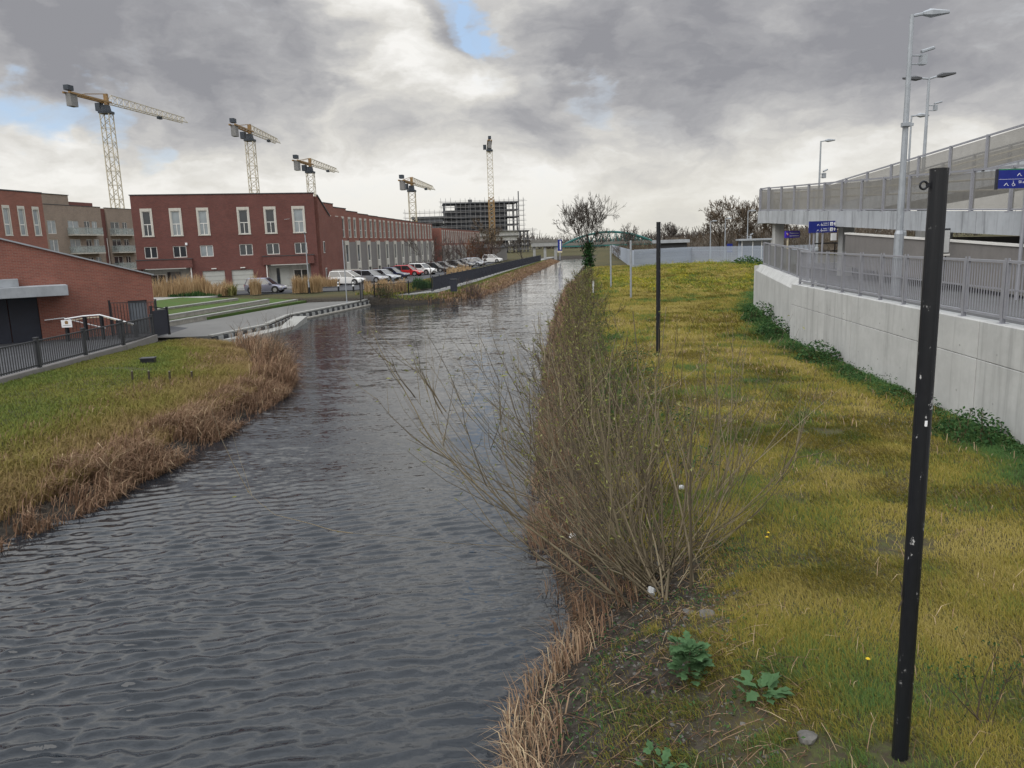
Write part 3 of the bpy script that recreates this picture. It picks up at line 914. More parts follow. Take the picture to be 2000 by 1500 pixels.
# ---------------------------------------------------------------- tower cranes
def crane(label, x, y, zt, L, d, cj=12.):
    c = thing('tower_crane', label, 'crane', (x, y, 0), 0, 'tower cranes over the building sites')
    w = 1.0
    mb = MB()
    for sx in (-w, w):
        for sy in (-w, w):
            mb.tube([(sx, sy, 0), (sx, sy, zt)], .13, 4, False)
    st = 3.1
    nz = int(zt / st)
    for i in range(nz):
        z0, z1 = zt - i * st, zt - (i + 1) * st
        for q in range(4):
            a = [(-w, -w), (w, -w), (w, w), (-w, w)][q]
            b = [(-w, -w), (w, -w), (w, w), (-w, w)][(q + 1) % 4]
            mb.tube([(a[0], a[1], z0), (b[0], b[1], (z0 + z1) / 2)], .075, 3, False)
            mb.tube([(b[0], b[1], (z0 + z1) / 2), (a[0], a[1], z1)], .075, 3, False)
            mb.tube([(a[0], a[1], z0), (b[0], b[1], z0)], .06, 3, False)
    mb.build('mast', 'crane_white', c)
    MB().box((0, 0, zt + .25), (2.5, 2.5, .5)).box((0, 0, zt + 1.1), (1.7, 1.7, 1.4), 0, .8).build('slewing_ring', 'crane_dark', c)
    ang = math.atan2(d[1], d[0])
    jib = bpy.data.objects.new('jib', None)
    mbj = MB()
    zb = zt + 2.4
    hj = 1.9
    ca, sa = math.cos(ang), math.sin(ang)
    Wd = lambda a, b, z: (a * ca - b * sa, a * sa + b * ca, z)
    n = int(L / 2.2)
    for i in range(n + 1):
        t = i / n
        a = 1.2 + t * (L - 1.2)
        h = hj * (1 - .35 * t)
        if i < n:
            a2 = 1.2 + (i + 1) / n * (L - 1.2)
            h2 = hj * (1 - .35 * (i + 1) / n)
            for b in (-.75, .75):
                mbj.tube([Wd(a, b, zb), Wd(a2, b, zb)], .12, 4, False)
                mbj.tube([Wd(a, b, zb), Wd((a + a2) / 2, 0, zb + h)], .07, 3, False)
                mbj.tube([Wd((a + a2) / 2, 0, zb + h), Wd(a2, b, zb)], .07, 3, False)
            mbj.tube([Wd(a, -.75, zb), Wd(a, .75, zb)], .06, 3, False)
            mbj.tube([Wd((a + a2) / 2, 0, zb + h), Wd(min(L, a2 + 1.1), 0, zb + h2)], .11, 4, False)
    bpy.data.objects.remove(jib)
    jo = mbj.build('jib', 'crane_white', c)
    mb = MB()
    mb.tube([Wd(L * .62, 0, zb - .35), Wd(L * .62 + 1.4, 0, zb - .35)], .45, 4).build('trolley', 'crane_dark', c)
    mb = MB()
    for b in (-.7, .7):
        mb.tube([Wd(1.2, b, zb + .1), Wd(-cj, b, zb + .1)], .25, 4)
        mb.tube([Wd(.5, b * .6, zb + 1.9), Wd(-cj * .62, b, zb + .5)], .08, 4)
    for i in range(6):
        mb.tube([Wd(-i * cj / 6, -.7, zb + .1), Wd(-(i + 1) * cj / 6, .7, zb + .1)], .08, 4)
    mb.tube([Wd(.5, 0, zt + 1.6), Wd(.5, 0, zb + 1.9)], .55, 4)
    mb.build('counter_jib', 'crane_yellow', c)
    q = MB()
    cx, cy, _ = Wd(-cj + 1.5, 0, 0)
    q.box((cx, cy, zb - 1.3), (2.0, 1.2, 2.5), ang)
    q.build('counterweight', 'crane_block', c)
    cx, cy, _ = Wd(-cj + .9, 0, 0)
    MB().box((cx, cy, zb + 1.1), (1.7, 1.1, 1.0), ang).build('winch', 'crane_dark', c)
    cx, cy, _ = Wd(.3, 1.75, 0)
    cab = MB().box((cx, cy, zt + 1.55), (1.3, 1.2, 1.7), ang).build('cab', 'crane_dark', c)
    cx, cy, _ = Wd(1.16, 1.75, 0)
    MB().box((cx - .15 * ca, cy - .15 * sa, zt + 1.7), (.05, 1.0, 1.0), ang).build('cab_window', 'glass', cab)
    return c


def unit(a, b):
    l = math.hypot(a, b)
    return a / l, b / l


crane('tower crane with a long white jib, leftmost of the five and nearest', -88.6, 180, 36.2, 31, unit(.17, 1))
crane('tower crane rising behind the middle of the dark red corner block', -66.7, 210, 33.4, 24, unit(.02, 1))
crane('tower crane rising just behind the end of the corner block roof', -57.7, 235, 27.2, 26, unit(.09, 1))
c4 = crane('short tower crane with a yellow base above the terrace roofs', -28.0, 235, 20.9, 30, unit(.12, 1))
c5 = crane('tall tower crane seen end on in front of the scaffolded frame', -5.7, 300, 39.2, 30, unit(-.035, 1))
for c, z0, z1 in ((c4, 8, 12.5), (c5, 6, 21.5)):
    mb = MB()
    for sx in (-1.02, 1.02):
        for sy in (-1.02, 1.02): mb.tube([(sx, sy, z0), (sx, sy, z1)], .26, 4)
    zz = z0
    while zz < z1:
        for sy in (-1.02, 1.02):
            mb.tube([(-1.02, sy, zz), (1.02, sy, zz + 1.5)], .14, 4)
            mb.tube([(1.02, sy, zz), (-1.02, sy, zz + 1.5)], .14, 4)
        zz += 1.5
    mb.build('climbing_collar', 'crane_yellow', c)

# ---------------------------------------------------------------- concrete frame under construction, wrapped in scaffold
SC = thing('unfinished_building', 'dark concrete building frame under construction wrapped in grey scaffolding', 'building', (-42., 330., 0), R_(6))
FL = 3.05


def frame_block(x0, x1, y0, y1, floors, z0, bays, side_open=True):
    for i in range(floors + 1):
        z = z0 + i * FL
        MB().bx(x0 - .4, x1 + .4, y0 - .4, y1 + .4, z - .38, z).build('floor_slab', 'site_concrete', SC)
    cm = MB().box((0, 0, FL / 2 - .19), (.55, .55, FL - .39)).mesh('column', 'site_concrete')
    nb = int((x1 - x0) / bays)
    for i in range(floors):
        for j in range(nb + 1):
            for yy in (y0 + .4, y1 - .4):
                inst('column', cm, SC, (x0 + .3 + j * (x1 - x0 - .6) / nb, yy, z0 + i * FL))


frame_block(15.7, 47.0, 0, 16, 7, 1.0, 4.6)
frame_block(2.2, 15.2, -1, 15, 5, 1.8, 4.2)
frame_block(47.9, 51.6, 2, 14, 3, 1.0, 2.4)
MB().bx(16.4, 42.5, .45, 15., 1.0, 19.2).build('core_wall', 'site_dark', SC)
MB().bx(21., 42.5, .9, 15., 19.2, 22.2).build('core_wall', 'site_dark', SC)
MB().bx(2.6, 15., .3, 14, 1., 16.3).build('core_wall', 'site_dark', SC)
MB().bx(26., 46.9, -.9, -.5, 6.3, 10.4).build('sheeting', 'render_grey', SC)
MB().bx(3.5, 15.3, -1.8, -1.5, 14.9, 16.5).build('sheeting', 'site_concrete', SC)
rs_ = random.Random(4)
tub = MB()
for x0, x1, yf, zt in ((14.5, 49.5, -1.9, 24.6), (-.6, 17, -2.6, 20.2), (47.2, 54.5, 1.2, 11.5)):
    x = x0
    while x <= x1:
        tub.tube([(x, yf, 0), (x, yf, zt - rs_.random() * 1.6)], .07, 3, False)
        tub.tube([(x, yf + 1.1, 0), (x, yf + 1.1, zt - rs_.random() * 1.6)], .07, 3, False)
        x += 2.05
    z = 2.2
    while z < zt - .6:
        tub.tube([(x0 - .8, yf, z), (x1 + .8 * rs_.random() * 2, yf, z)], .07, 3, False)
        tub.tube([(x0 - .8, yf, z + .5), (x1 + .6, yf, z + .5)], .055, 3, False)
        tub.bx(x0, x1, yf, yf + 1.1, z - .12, z - .06)
        z += 2.03
tub.build('scaffold_tubes', 'scaffold', SC)['kind'] = 'stuff'
MB().tube([(47.3, -1., 0), (47.3, -1., 26.5)], .28, 4).build('hoist_mast', 'site_dark', SC)
MB().box((27.2, 6, 23.1), (1.6, 1.6, 1.6)).build('formwork_stack', 'site_dark', SC)

# ---------------------------------------------------------------- green arched footbridge far down the canal
AB = thing('arch_bridge', 'dark green steel arch bridge crossing the canal beyond the bare tree', 'bridge', (21.3, 300, 0), R_(-3))
x0, x1, zd = 0., 35.2, 3.35
az_ = lambda t: zd + .25 + 4.5 * (1 - (2 * t - 1) ** 2)
for yy in (0, 4.):
    N = 16
    pts = [(x0 + (x1 - x0) * i / N, yy, az_(i / N)) for i in range(N + 1)]
    MB().tube(pts, .42, 5).build('arch_rib', 'bridge_green', AB)
    h = MB()
    nn = 13
    for i in range(nn):
        t0, t1, tm = i / nn, (i + 1) / nn, (i + .5) / nn
        h.tube([(x0 + (x1 - x0) * t0, yy, zd), (x0 + (x1 - x0) * tm, yy, az_(tm))], .13, 4)
        h.tube([(x0 + (x1 - x0) * tm, yy, az_(tm)), (x0 + (x1 - x0) * t1, yy, zd)], .13, 4)
    h.build('web_bars', 'bridge_green', AB)
MB().bx(x0 - 3, x1 + 3, -.3, 4.3, zd - .55, zd).build('deck', 'bridge_green', AB)
MB().bx(x0 - 3, x1 + 3, -.32, -.24, zd, zd + 1.1).bx(x0 - 3, x1 + 3, 4.24, 4.32, zd, zd + 1.1).build('parapet_mesh', 'mesh_panel', AB)
for x in (x0 - 2.2, x1 + 2.2):
    MB().bx(x - .9, x + .9, -.4, 4.4, -1, zd - .56).build('abutment', 'concrete_grey', AB)

# viaduct / station walkway left of the arch
VW = thing('station_walkway', 'long low grey station walkway on pillars left of the arch bridge', 'walkway', (6.2, 205, 0), R_(-3))
MB().bx(0, 7., 0, 3., 3.9, 4.9).build('deck', 'concrete_grey', VW)
for i in range(3): MB().bx(.4 + i * 2.8, 1.1 + i * 2.8, .6, 2.2, 0, 3.89).build('pillar', 'concrete_grey', VW)
MB().bx(-.1, 7.1, -.1, 0, 4.9, 5.7).build('parapet_mesh', 'mesh_panel', VW)
sh = thing('lineside_building', 'low dark grey lineside building beyond the black towpath fence', 'building', (-2.5, 176, 0), R_(84))
MB().bx(0, 22, 0, 5, .5, 4.0).build('wall', 'panel_grey', sh)
MB().bx(-.3, 22.3, -.3, 5.3, 4.0, 4.25).build('roof', 'coping_dark', sh)
sh = thing('station_building', 'dark flat roofed station building with a pale roof edge behind the palisade', 'building', (25.2, 130, 0), R_(-8))
MB().bx(0, 4.6, 0, 5, 1., 4.25).build('wall', 'charcoal', sh)
MB().bx(-.9, 5., -.6, 5.6, 4.25, 4.75).build('roof', 'canopy_grey', sh)

# ================================================================ station side: retaining wall, railing, ramps
def seg(a, b):
    dx, dy = b[0] - a[0], b[1] - a[1]
    L = math.hypot(dx, dy)
    return L, math.atan2(dy, dx), dx / L, dy / L


# walkway behind the retaining wall
tag(MB().prism([(8.6, -6), (24, -6), (24, 44), (14.3, 44), (11.3, 30), (9.75, 14)], .4, 3.06).build('pavement', 'paving_dark'), kind='structure')

RW = thing('retaining_wall', 'long pale concrete retaining wall in tall cast panels beside the grass', 'wall')
wp = [(9.6 + (y - 14) * .0875, y) for y in (30.1, 23.4, 15.9, 8.3, .7)]
for i in range(len(wp) - 1):
    a, b = wp[i], wp[i + 1]
    L, an, ux, uy = seg(a, b)
    cx, cy = (a[0] + b[0]) / 2, (a[1] + b[1]) / 2
    # outward (canal) side is -x; wall body 0.4 thick behind the face
    nx_, ny_ = uy, -ux                         # points to -x side when walking towards the camera
    if nx_ > 0: nx_, ny_ = -nx_, -ny_
    c = (cx - nx_ * .2, cy - ny_ * .2)
    o = MB().box((c[0], c[1], 1.42), (L - .03, .40, 1.86), an).build('wall_panel', 'concrete', RW, bevel=.012)
    MB().box((c[0], c[1], 2.755), (L - .03, .40, .79), an).build('upper_lift', 'concrete', o, bevel=.012)
    MB().box((c[0] - nx_ * .06, c[1] - ny_ * .06, 1.9), (L + .02, .2, 2.3), an).build('joint_filler', 'charcoal', o)
    # form-tie holes, two rows
    hole = MB()
    for j in range(5):
        for z in (1.55, 2.55):
            t = (j + .5) / 5 - .5
            q = (cx + ux * L * t + nx_ * .001, cy + uy * L * t + ny_ * .001, z)
            hole.tube([q, (q[0] + nx_ * .004, q[1] + ny_ * .004, z)], .022, 8)
    hole.build('tie_hole', 'concrete_grey', o)

RW2 = thing('retaining_wall', 'pale concrete wall end with a chamfered top beyond the railing', 'wall')
a, b = (14.15, 44.4), (11.16, 29.95)
L, an, ux, uy = seg(a, b)
mb = MB()
nx_, ny_ = -abs(uy), ux if uy < 0 else -ux
nx_, ny_ = uy, -ux
if nx_ > 0: nx_, ny_ = -nx_, -ny_
P4 = lambda p, o, z: (p[0] - nx_ * o, p[1] - ny_ * o, z)
pr_ = [(0, .5), (0, 2.98), (.22, 3.3), (.75, 3.34), (.75, .5)]
vs = [P4(a, o, z + (.10 if z > 1 else 0)) for o, z in pr_] + [P4(b, o, z - (.10 if z > 1 else 0)) for o, z in pr_]
n = len(pr_)
mb.add(vs, [tuple(range(n)), tuple(range(2 * n - 1, n - 1, -1))] + [(i, (i + 1) % n, (i + 1) % n + n, i + n) for i in range(n)])
mb.build('wall_panel', 'concrete', RW2)
mb = MB()
c2 = (a[0] + 5.5, a[1] + 1.2)
L2, an2, _, _ = seg(a, c2)
mb.box(((a[0] + c2[0]) / 2, (a[1] + c2[1]) / 2 - .12, 1.9), (L2, .4, 2.9), an2).build('return_wall', 'concrete', RW2)

# ---------------------------------------------------------------- steel railing on the wall, every bar its own piece
RL = thing('railing', 'grey steel bar railing in framed panels on top of the concrete wall', 'railing')
PITCH = 1.585
bar_m = MB().box((0, 0, 0), (.020, .018, 1.0)).mesh('bar', 'rail_grey')
post_m = MB().box((0, -.035, 0), (.07, .012, 1.30)).box((0, .035, 0), (.07, .012, 1.30)).box((0, 0, -.55), (.05, .06, .2)).box((0, 0, -.655), (.2, .16, .02)).mesh('post', 'rail_grey')
fr_m = (MB().box((0, 0, .58), (PITCH - .10, .06, .05)).box((0, 0, -.52), (PITCH - .10, .06, .05)).box((-(PITCH - .10) / 2 + .025, 0, .03), (.05, .06, 1.05))
        .box(((PITCH - .10) / 2 - .025, 0, .03), (.05, .06, 1.05))
        .box((-(PITCH - .10) / 2 - .04, 0, .42), (.1, .03, .03)).box(((PITCH - .10) / 2 + .04, 0, .42), (.1, .03, .03))
        .box((-(PITCH - .10) / 2 - .04, 0, -.4), (.1, .03, .03)).box(((PITCH - .10) / 2 + .04, 0, -.4), (.1, .03, .03)).mesh('panel_frame', 'rail_grey'))
mid_m = MB().box((0, 0, .0), (PITCH - .22, .03, .035)).mesh('mid_rail', 'rail_grey')
A_ = (11.16, 29.6)
u_ = (-.0872, -.9962)
an = math.atan2(u_[1], u_[0])
NPAN = 14
for i in range(NPAN + 1):
    x, y = A_[0] + u_[0] * PITCH * i, A_[1] + u_[1] * PITCH * i
    inst('post', post_m, RL, (x, y, 3.80), an)
    if i < NPAN:
        px, py = x + u_[0] * PITCH / 2, y + u_[1] * PITCH / 2
        f_ = inst('panel_frame', fr_m, RL, (px, py, 3.80), an)
        inst('mid_rail', mid_m, f_, (0, .02, .03))
        for j in range(13):
            inst('bar', bar_m, f_, (-.66 + j * .11, 0, .03))

# ---------------------------------------------------------------- mesh parapets
def parapet(name, label, pts, h, step, mesh_mat, post_mat='rail_grey', rails=(), rail_off=(0., 0.), cat='fence', dbl=0):
    """posts and see-through mesh panels along 3-D points (base line); every panel and post a part"""
    th = thing(name, label, cat)
    for a, b in zip(pts[:-1], pts[1:]):
        L, an, ux, uy = seg(a, b)
        n = max(1, round(L / step))
        for i in range(n + 1):
            t = i / n
            x, y, z = (a[q] + (b[q] - a[q]) * t for q in range(3))
            MB().box((0, 0, h / 2 + .02), (.09, .11, h + .04)).box((0, 0, -.02), (.2, .2, .04)).build('post', post_mat, th).location = (x, y, z)
            th.children[-1].rotation_euler = (0, 0, an)
            if i < n:
                x2, y2, z2 = (a[q] + (b[q] - a[q]) * (i + 1) / n for q in range(3))
                e0, e1 = .06 / (L / n), 1 - .06 / (L / n)
                lerp = lambda t_, zz: (x + (x2 - x) * t_, y + (y2 - y) * t_, z + (z2 - z) * t_ + zz)
                pm = MB()
                pm.quad(lerp(e0, .08), lerp(e1, .08), lerp(e1, h - .08), lerp(e0, h - .08))
                po = pm.build('mesh_panel', mesh_mat, th)
                MB().tube([lerp(e0, h), lerp(e1, h)], .045, 4).build('rail', post_mat, po)
                MB().tube([lerp(e0, .05), lerp(e1, .05)], .035, 4).build('rail', post_mat, po)
    for rz_ in rails:
        mb = MB()
        for a, b in zip(pts[:-1], pts[1:]):
            mb.tube([(a[0] + rail_off[0], a[1] + rail_off[1], a[2] + rz_), (b[0] + rail_off[0], b[1] + rail_off[1], b[2] + rz_)], .03, 6)
        mb.build('handrail', 'handrail_cream', th)
    return th


# lower ramp flight: deck rises away from the camera to the turning platform, upper flight returns
zl_ = lambda y: 6.40 - (44.6 - y) * .0405
zu_ = lambda y: 6.45 + (44.6 - y) * .049
RP = thing('access_ramp', 'long pale concrete access ramp deck on columns above the railing', 'ramp')
mb = MB()
ya, yb = 44.6, 2.
xo = lambda y: 14.75 - (44.6 - y) * .012


def deck(mb, ys_, x0f, x1f, zf, d):
    vs, fs = [], []
    for y in ys_:
        vs += [(x0f(y), y, zf(y) - d), (x1f(y), y, zf(y) - d), (x1f(y), y, zf(y)), (x0f(y), y, zf(y))]
    n = len(ys_)
    for i in range(n - 1):
        for j in range(4):
            q = (j + 1) % 4
            fs.append((i * 4 + j, i * 4 + q, (i + 1) * 4 + q, (i + 1) * 4 + j))
    fs += [(3, 2, 1, 0), tuple(range((n - 1) * 4, n * 4))]
    return mb.add(vs, fs)


# each cast edge unit is its own piece, the deck plate behind it one more
deck(MB(), [2., 20, 44.55], lambda y: xo(y) + .2, lambda y: xo(y) + 2.6, lambda y: zl_(y) - .12, .35).build('deck_slab', 'concrete_grey', RP)
y_ = 44.5
while y_ > 3:
    y2 = y_ - 2.9
    deck(MB(), [y2 + .012, y_ - .012], xo, lambda y: xo(y) + .2, zl_, .68).build('edge_beam', 'concrete_deck', RP)
    y_ = y2
# turning platform at the far end, faceted
pl = [(14.75, 44.52), (14.55, 45.4), (14.9, 46.6), (15.9, 47.4), (17.6, 47.6), (19.4, 47.4), (20.3, 46.4), (20.5, 44.52)]
MB().prism(pl[::-1], 5.72, 6.42).build('turning_platform', 'concrete_deck', RP)
deck(MB(), [2., 20, 44.5], lambda y: 17.9, lambda y: 20.5, zu_, .62).build('upper_deck', 'concrete_deck', RP)
col_m = MB().box((0, 0, 0), (.5, .5, 1.)).mesh('column', 'concrete')
for x, y, z0, z1 in ((15.35, 44.3, 3.0, 5.71), (15.7, 36.2, 3.0, zl_(36.2) - .5), (15.6, 28, 3., zl_(28) - .5), (15.5, 20, 3., zl_(20) - .5), (15.4, 12, 3, zl_(12) - .5),
                     (19.2, 44.0, 3., 5.71), (19.2, 36, 3., zu_(36) - .65), (19.2, 28, 3., zu_(28) - .65), (19.2, 20, 3., zu_(20) - .65), (19.2, 12, 3., zu_(12) - .65)):
    inst('column', col_m, RP, (x, y, (z0 + z1) / 2), 0, (1, 1, z1 - z0))

parapet('mesh_parapet', 'see-through mesh parapet with grey posts along the lower ramp flight', [(xo(44.4) + .1, 44.4, zl_(44.4)), (xo(3) + .1, 3., zl_(3.))], 1.25, 1.95, 'mesh_panel',
        rails=(.62, .95), rail_off=(.22, 0))
parapet('mesh_parapet', 'mesh parapet round the far turning end of the ramp', [(14.85, 44.6, 6.42), (14.68, 45.4, 6.42), (15.0, 46.5, 6.42), (15.95, 47.25, 6.42), (17.6, 47.45, 6.42), (19.4, 47.25, 6.42)],
        1.25, 1.2, 'mesh_panel')
parapet('mesh_parapet', 'mesh parapet climbing along the upper ramp flight against the sky', [(18.0, 44.2, zu_(44.2)), (18.0, 3., zu_(3.))], 1.25, 2.4, 'mesh_panel')
parapet('mesh_parapet', 'mesh parapet with cream handrail on the far edge of the upper ramp flight', [(20.4, 44.2, zu_(44.2)), (20.4, 3., zu_(3.))], 1.25, 2.4, 'mesh_panel', rails=(.7, .98), rail_off=(-.15, 0))
parapet('mesh_parapet', 'dark mesh parapet standing on the chamfered wall end', [(14.5, 44.0, 3.42), (11.75, 30.4, 3.2)], 1.2, 2.3, 'mesh_panel_dark')

# clad wall under the lower flight
UW = thing('clad_wall', 'dark grey panelled wall with a white coping under the ramp deck', 'wall')
y_ = 33.6
while y_ > 4:
    y2 = y_ - 2.4
    xx = xo((y_ + y2) / 2) - .05
    zt = zl_((y_ + y2) / 2) - .98
    ztf = lambda y: zl_(y) - .98
    o = deck(MB(), [y2 + .01, y_ - .01], lambda y: xx, lambda y: xx + .15, ztf, 1.35).build('wall_panel', 'panel_grey', UW)
    deck(MB(), [y2, y_ - .002], lambda y: xx - .05, lambda y: xx + .2, lambda y: ztf(y) + .07, .068).build('coping', 'white_frame', o)
    y_ = y2

MB().bx(17.2, 17.35, 4., 38., 3.05, 4.75).build('back_wall', 'panel_grey', UW)  # added backing that stands in for the dark shade under the deck

# dark stair handrails under the far end
HR = thing('stair_railing', 'thin dark railing of the steps under the far end of the ramp', 'railing')
mb = MB()
for x in (16.6, 17.7):
    mb.tube([(x, 42.5, 4.5), (x, 39.5, 4.55), (x, 33, 3.95)], .035, 6)
    mb.tube([(x, 42.5, 4.1), (x, 39.5, 4.15), (x, 33, 3.55)], .025, 6)
mb.build('handrail', 'black_steel', HR)
for x in (16.6, 17.7):
    for t in (0, .33, .66, 1.):
        MB().tube([(x, 39.5 - 6.5 * t, 3.05), (x, 39.5 - 6.5 * t, 4.55 - .6 * t)], .03, 6).build('post', 'black_steel', HR)

# ---------------------------------------------------------------- lamp columns
def lamp_column(label, x, y, z0, h, arms, extras=(), mt='lamp_grey', r=.105, head=1.):
    t = thing('lamp_post', label, 'lamp post', (x, y, z0), 0, 'station lamp columns')
    mb = MB()
    mb.tube([(0, 0, 0), (0, 0, min(1.9, h * .3))], r * 1.30, 8)
    mb.tube([(0, 0, min(1.9, h * .3)), (0, 0, min(2.0, h * .31)), (0, 0, h)], [r * 1.3, r, r * .55], 8)
    mb.build('column', mt, t, smooth=False)
    MB().box((0, -r * 1.25, .9), (r * 1.2, .03, .7)).build('access_door', mt, t)
    for a, up_ in arms:
        dx, dy = math.cos(a), math.sin(a)
        am = MB().tube([(0, 0, h - .04), (dx * .35 * head, dy * .35 * head, h + up_ * .35)], .045, 6)
        ao = am.build('arm', mt, t)
        lm = MB()
        lm.tube([(dx * .32 * head, dy * .32 * head, h + up_ * .32), (dx * .55 * head, dy * .55 * head, h + up_ * .55), (dx * 1.1 * head, dy * 1.1 * head, h + up_ * .9)], [.06, .13, .05], 6)
        lo = lm.build('lantern', 'lamp_dark' if len(arms) > 1 else mt, ao)
        lo.scale = (1, 1, 1)
    for z, a, s in extras:                                   # camera / floodlight boxes on brackets
        dx, dy = math.cos(a), math.sin(a)
        b = MB().tube([(0, 0, z + .12), (dx * .4, dy * .4, z + .12)], .025, 5).tube([(0, 0, z - .12), (dx * .4, dy * .4, z - .12)], .025, 5).build('bracket', mt, t)
        MB().box((dx * .42, dy * .42, z), (.2 * s, .24 * s, .36 * s), a).build('camera_box', 'lamp_grey', b)
        MB().tube([(dx * .35, dy * .35, z + .28 * s), (dx * .75, dy * .75, z + .42 * s)], .06 * s, 6).build('camera', 'lamp_grey', b)
    return t


lamp_column('tall grey lamp column rising from behind the railing, single lantern and camera box', 12.05, 24., 3.06, 8.2, [(R_(2), .06)], [(6.95, R_(5), .8)])
mb = MB().tube([(0, 0, 5.05), (0, 0, 5.17)], .135, 8).box((0, -.12, 5.1), (.34, .05, .08)).build('clamp_band', 'lamp_grey', [o for o in bpy.data.objects if o.name.startswith('lamp_post')][-1])
lamp_column('lamp column with two dark lanterns on opposite arms behind the upper ramp', 20.9, 39.6, 3.06, 9.3, [(R_(6), .25), (R_(186), .0)], [(7.9, R_(5), .7)], head=1.25)
lamp_column('slim lamp column with cameras standing beyond the turning end of the ramp', 24.6, 62., 2., 10.1, [(R_(0), .05)], [(7.5, R_(20), 1.1), (6.2, R_(-10), .9)], r=.1)
lamp_column('far lamp column left of the big bare tree behind the palisade', 28.6, 110, 1.2, 6., [(R_(0), 0)], r=.09, head=.8)
lamp_column('far lamp column with a blue notice at its foot by the shelter', 30.8, 110.5, 1.2, 6.3, [(R_(0), 0)], r=.09, head=.8)
lamp_column('far lamp column with a floodlight standing behind the shelter roof', 33.2, 108, 1.2, 7.2, [(R_(0), 0)], [(3.6, R_(-20), 1.2)], r=.09)
lamp_column('distant lamp column half hidden by the tall near column', 23.15, 45.5, 3.06, 8.4, [(R_(0), 0)], r=.08, head=.9)

# ---------------------------------------------------------------- station signs
def text(parent, body, x, z, size, y=-.03, mt='sign_white', align='LEFT'):
    c = bpy.data.curves.new('lettering', 'FONT')
    c.body = body
    c.size = size
    c.extrude = .002
    c.align_x = align
    tmp = bpy.data.objects.new('tmp_text', c)
    me = bpy.data.meshes.new_from_object(tmp)
    bpy.data.objects.remove(tmp)
    me.materials.clear()
    me.materials.append(MATS[mt])
    o = obj('lettering', me, parent)
    o.location = (x, y, z)
    o.rotation_euler = (R_(90), 0, 0)
    return o


def arrow_up(parent, x, z, s, y=-.03):
    return MB().add([(x, y, z + s), (x - s * .5, y, z + s * .45), (x - s * .16, y, z + s * .45), (x - s * .16, y, z), (x + s * .16, y, z), (x + s * .16, y, z + s * .45), (x + s * .5, y, z + s * .45)],
                    [(0, 1, 6), (2, 3, 4, 5)]).build('arrow', 'sign_white', parent)


def wheelchair(parent, x, z, s, y=-.03):
    mb = MB()
    ring = [(x + s * .28 * math.cos(a), y, z + s * .3 + s * .28 * math.sin(a)) for a in np.linspace(R_(100), R_(380), 12)]
    mb.tube(ring, s * .05, 4)
    mb.tube([(x - s * .05, y, z + s * .85), (x, y, z + s * .45), (x + s * .25, y, z + s * .42), (x + s * .38, y, z + s * .1)], s * .06, 4)
    mb.tube([(x - s * .06, y, z + s * .95), (x - s * .06, y, z + s * 1.04)], s * .08, 6)
    return mb.build('wheelchair_symbol', 'sign_white', parent)


def stairs_symbol(parent, x, z, s, y=-.03):
    mb = MB()
    mb.tube([(x - s * .5, y, z), (x - s * .2, y, z + s * .45), (x + s * .1, y, z + s * .5), (x + s * .3, y, z + s * .1), (x + s * .55, y, z)], s * .06, 4)
    mb.tube([(x - s * .25, y, z + s * .2), (x + s * .05, y, z + s * .65)], s * .05, 4)
    return mb.build('cycle_symbol', 'sign_white', parent)


SG = thing('station_sign', 'dark blue two-line direction sign with arrows on grey posts under the ramp', 'sign', (13.35, 34.6, 3.06), R_(14))
bd = MB().bx(0, 1.42, -.025, .025, 2.02, 2.52).build('sign_board', 'sign_blue', SG)
for x in (.1, .3, .75): MB().tube([(x, .05, 0), (x, .05, 2.02)], .045 if x != .1 else .03, 8).build('post', 'rail_grey', SG)
for z, t1_, t2_, num in ((2.30, 'Ardán 2', 'Platform 2', '2'), (2.06, 'Ardán 1', 'Platform 1', '1')):
    text(bd, t1_, .98, z + .10, .085, align='RIGHT')
    text(bd, t2_, .98, z + .015, .085, align='RIGHT')
    q = MB().bx(1.05, 1.2, -.032, -.027, z + .01, z + .17).build('number_plate', 'sign_white', bd)
    text(q, num, 1.095, z + .04, .13, -.036, 'sign_blue')
    arrow_up(bd, 1.29, z + .02, .15)
    wheelchair(bd, .62, z + .01, .13)
    stairs_symbol(bd, .45, z + .02, .12)
sb = MB().box((1.28, .0, 1.82), (.26, .06, .32)).build('notice_board', 'sign_white', SG)
MB().box((1.52, .1, 2.28), (.12, .12, .18)).build('speaker_box', 'rail_grey', SG)

SP = thing('station_sign', 'bright purple-blue illuminated station name sign beside the concrete column', 'sign', (14.72, 41.4, 3.06), R_(19))
bd = MB().bx(0, .92, -.05, .05, 1.80, 2.16).build('sign_board', 'sign_purple', SP, bevel=.01)
text(bd, 'Pelletstown', .25, 2.0, .125, -.055)
MB().bx(.25, .84, -.056, -.054, 1.885, 1.915).build('text_line', 'sign_white', bd)
MB().add([(.06, -.054, 2.0), (.13, -.054, 2.06), (.2, -.054, 2.0), (.13, -.054, 1.92)], [(0, 3, 2, 1)]).build('emblem', 'sign_red', bd)
MB().add([(.05, -.056, 2.02), (.05, -.056, 2.09), (.13, -.056, 2.02), (.13, -.056, 1.96)], [(0, 3, 2, 1)]).build('emblem', 'sign_white', bd)
MB().tube([(.2, .02, 0), (.2, .02, 1.8)], .05, 8).build('post', 'handrail_cream', SP)

SR = thing('station_sign', 'dark blue exit sign with a green top edge fixed in front of the ramp parapet', 'sign', (13.2, 21.2, 3.06), R_(4))
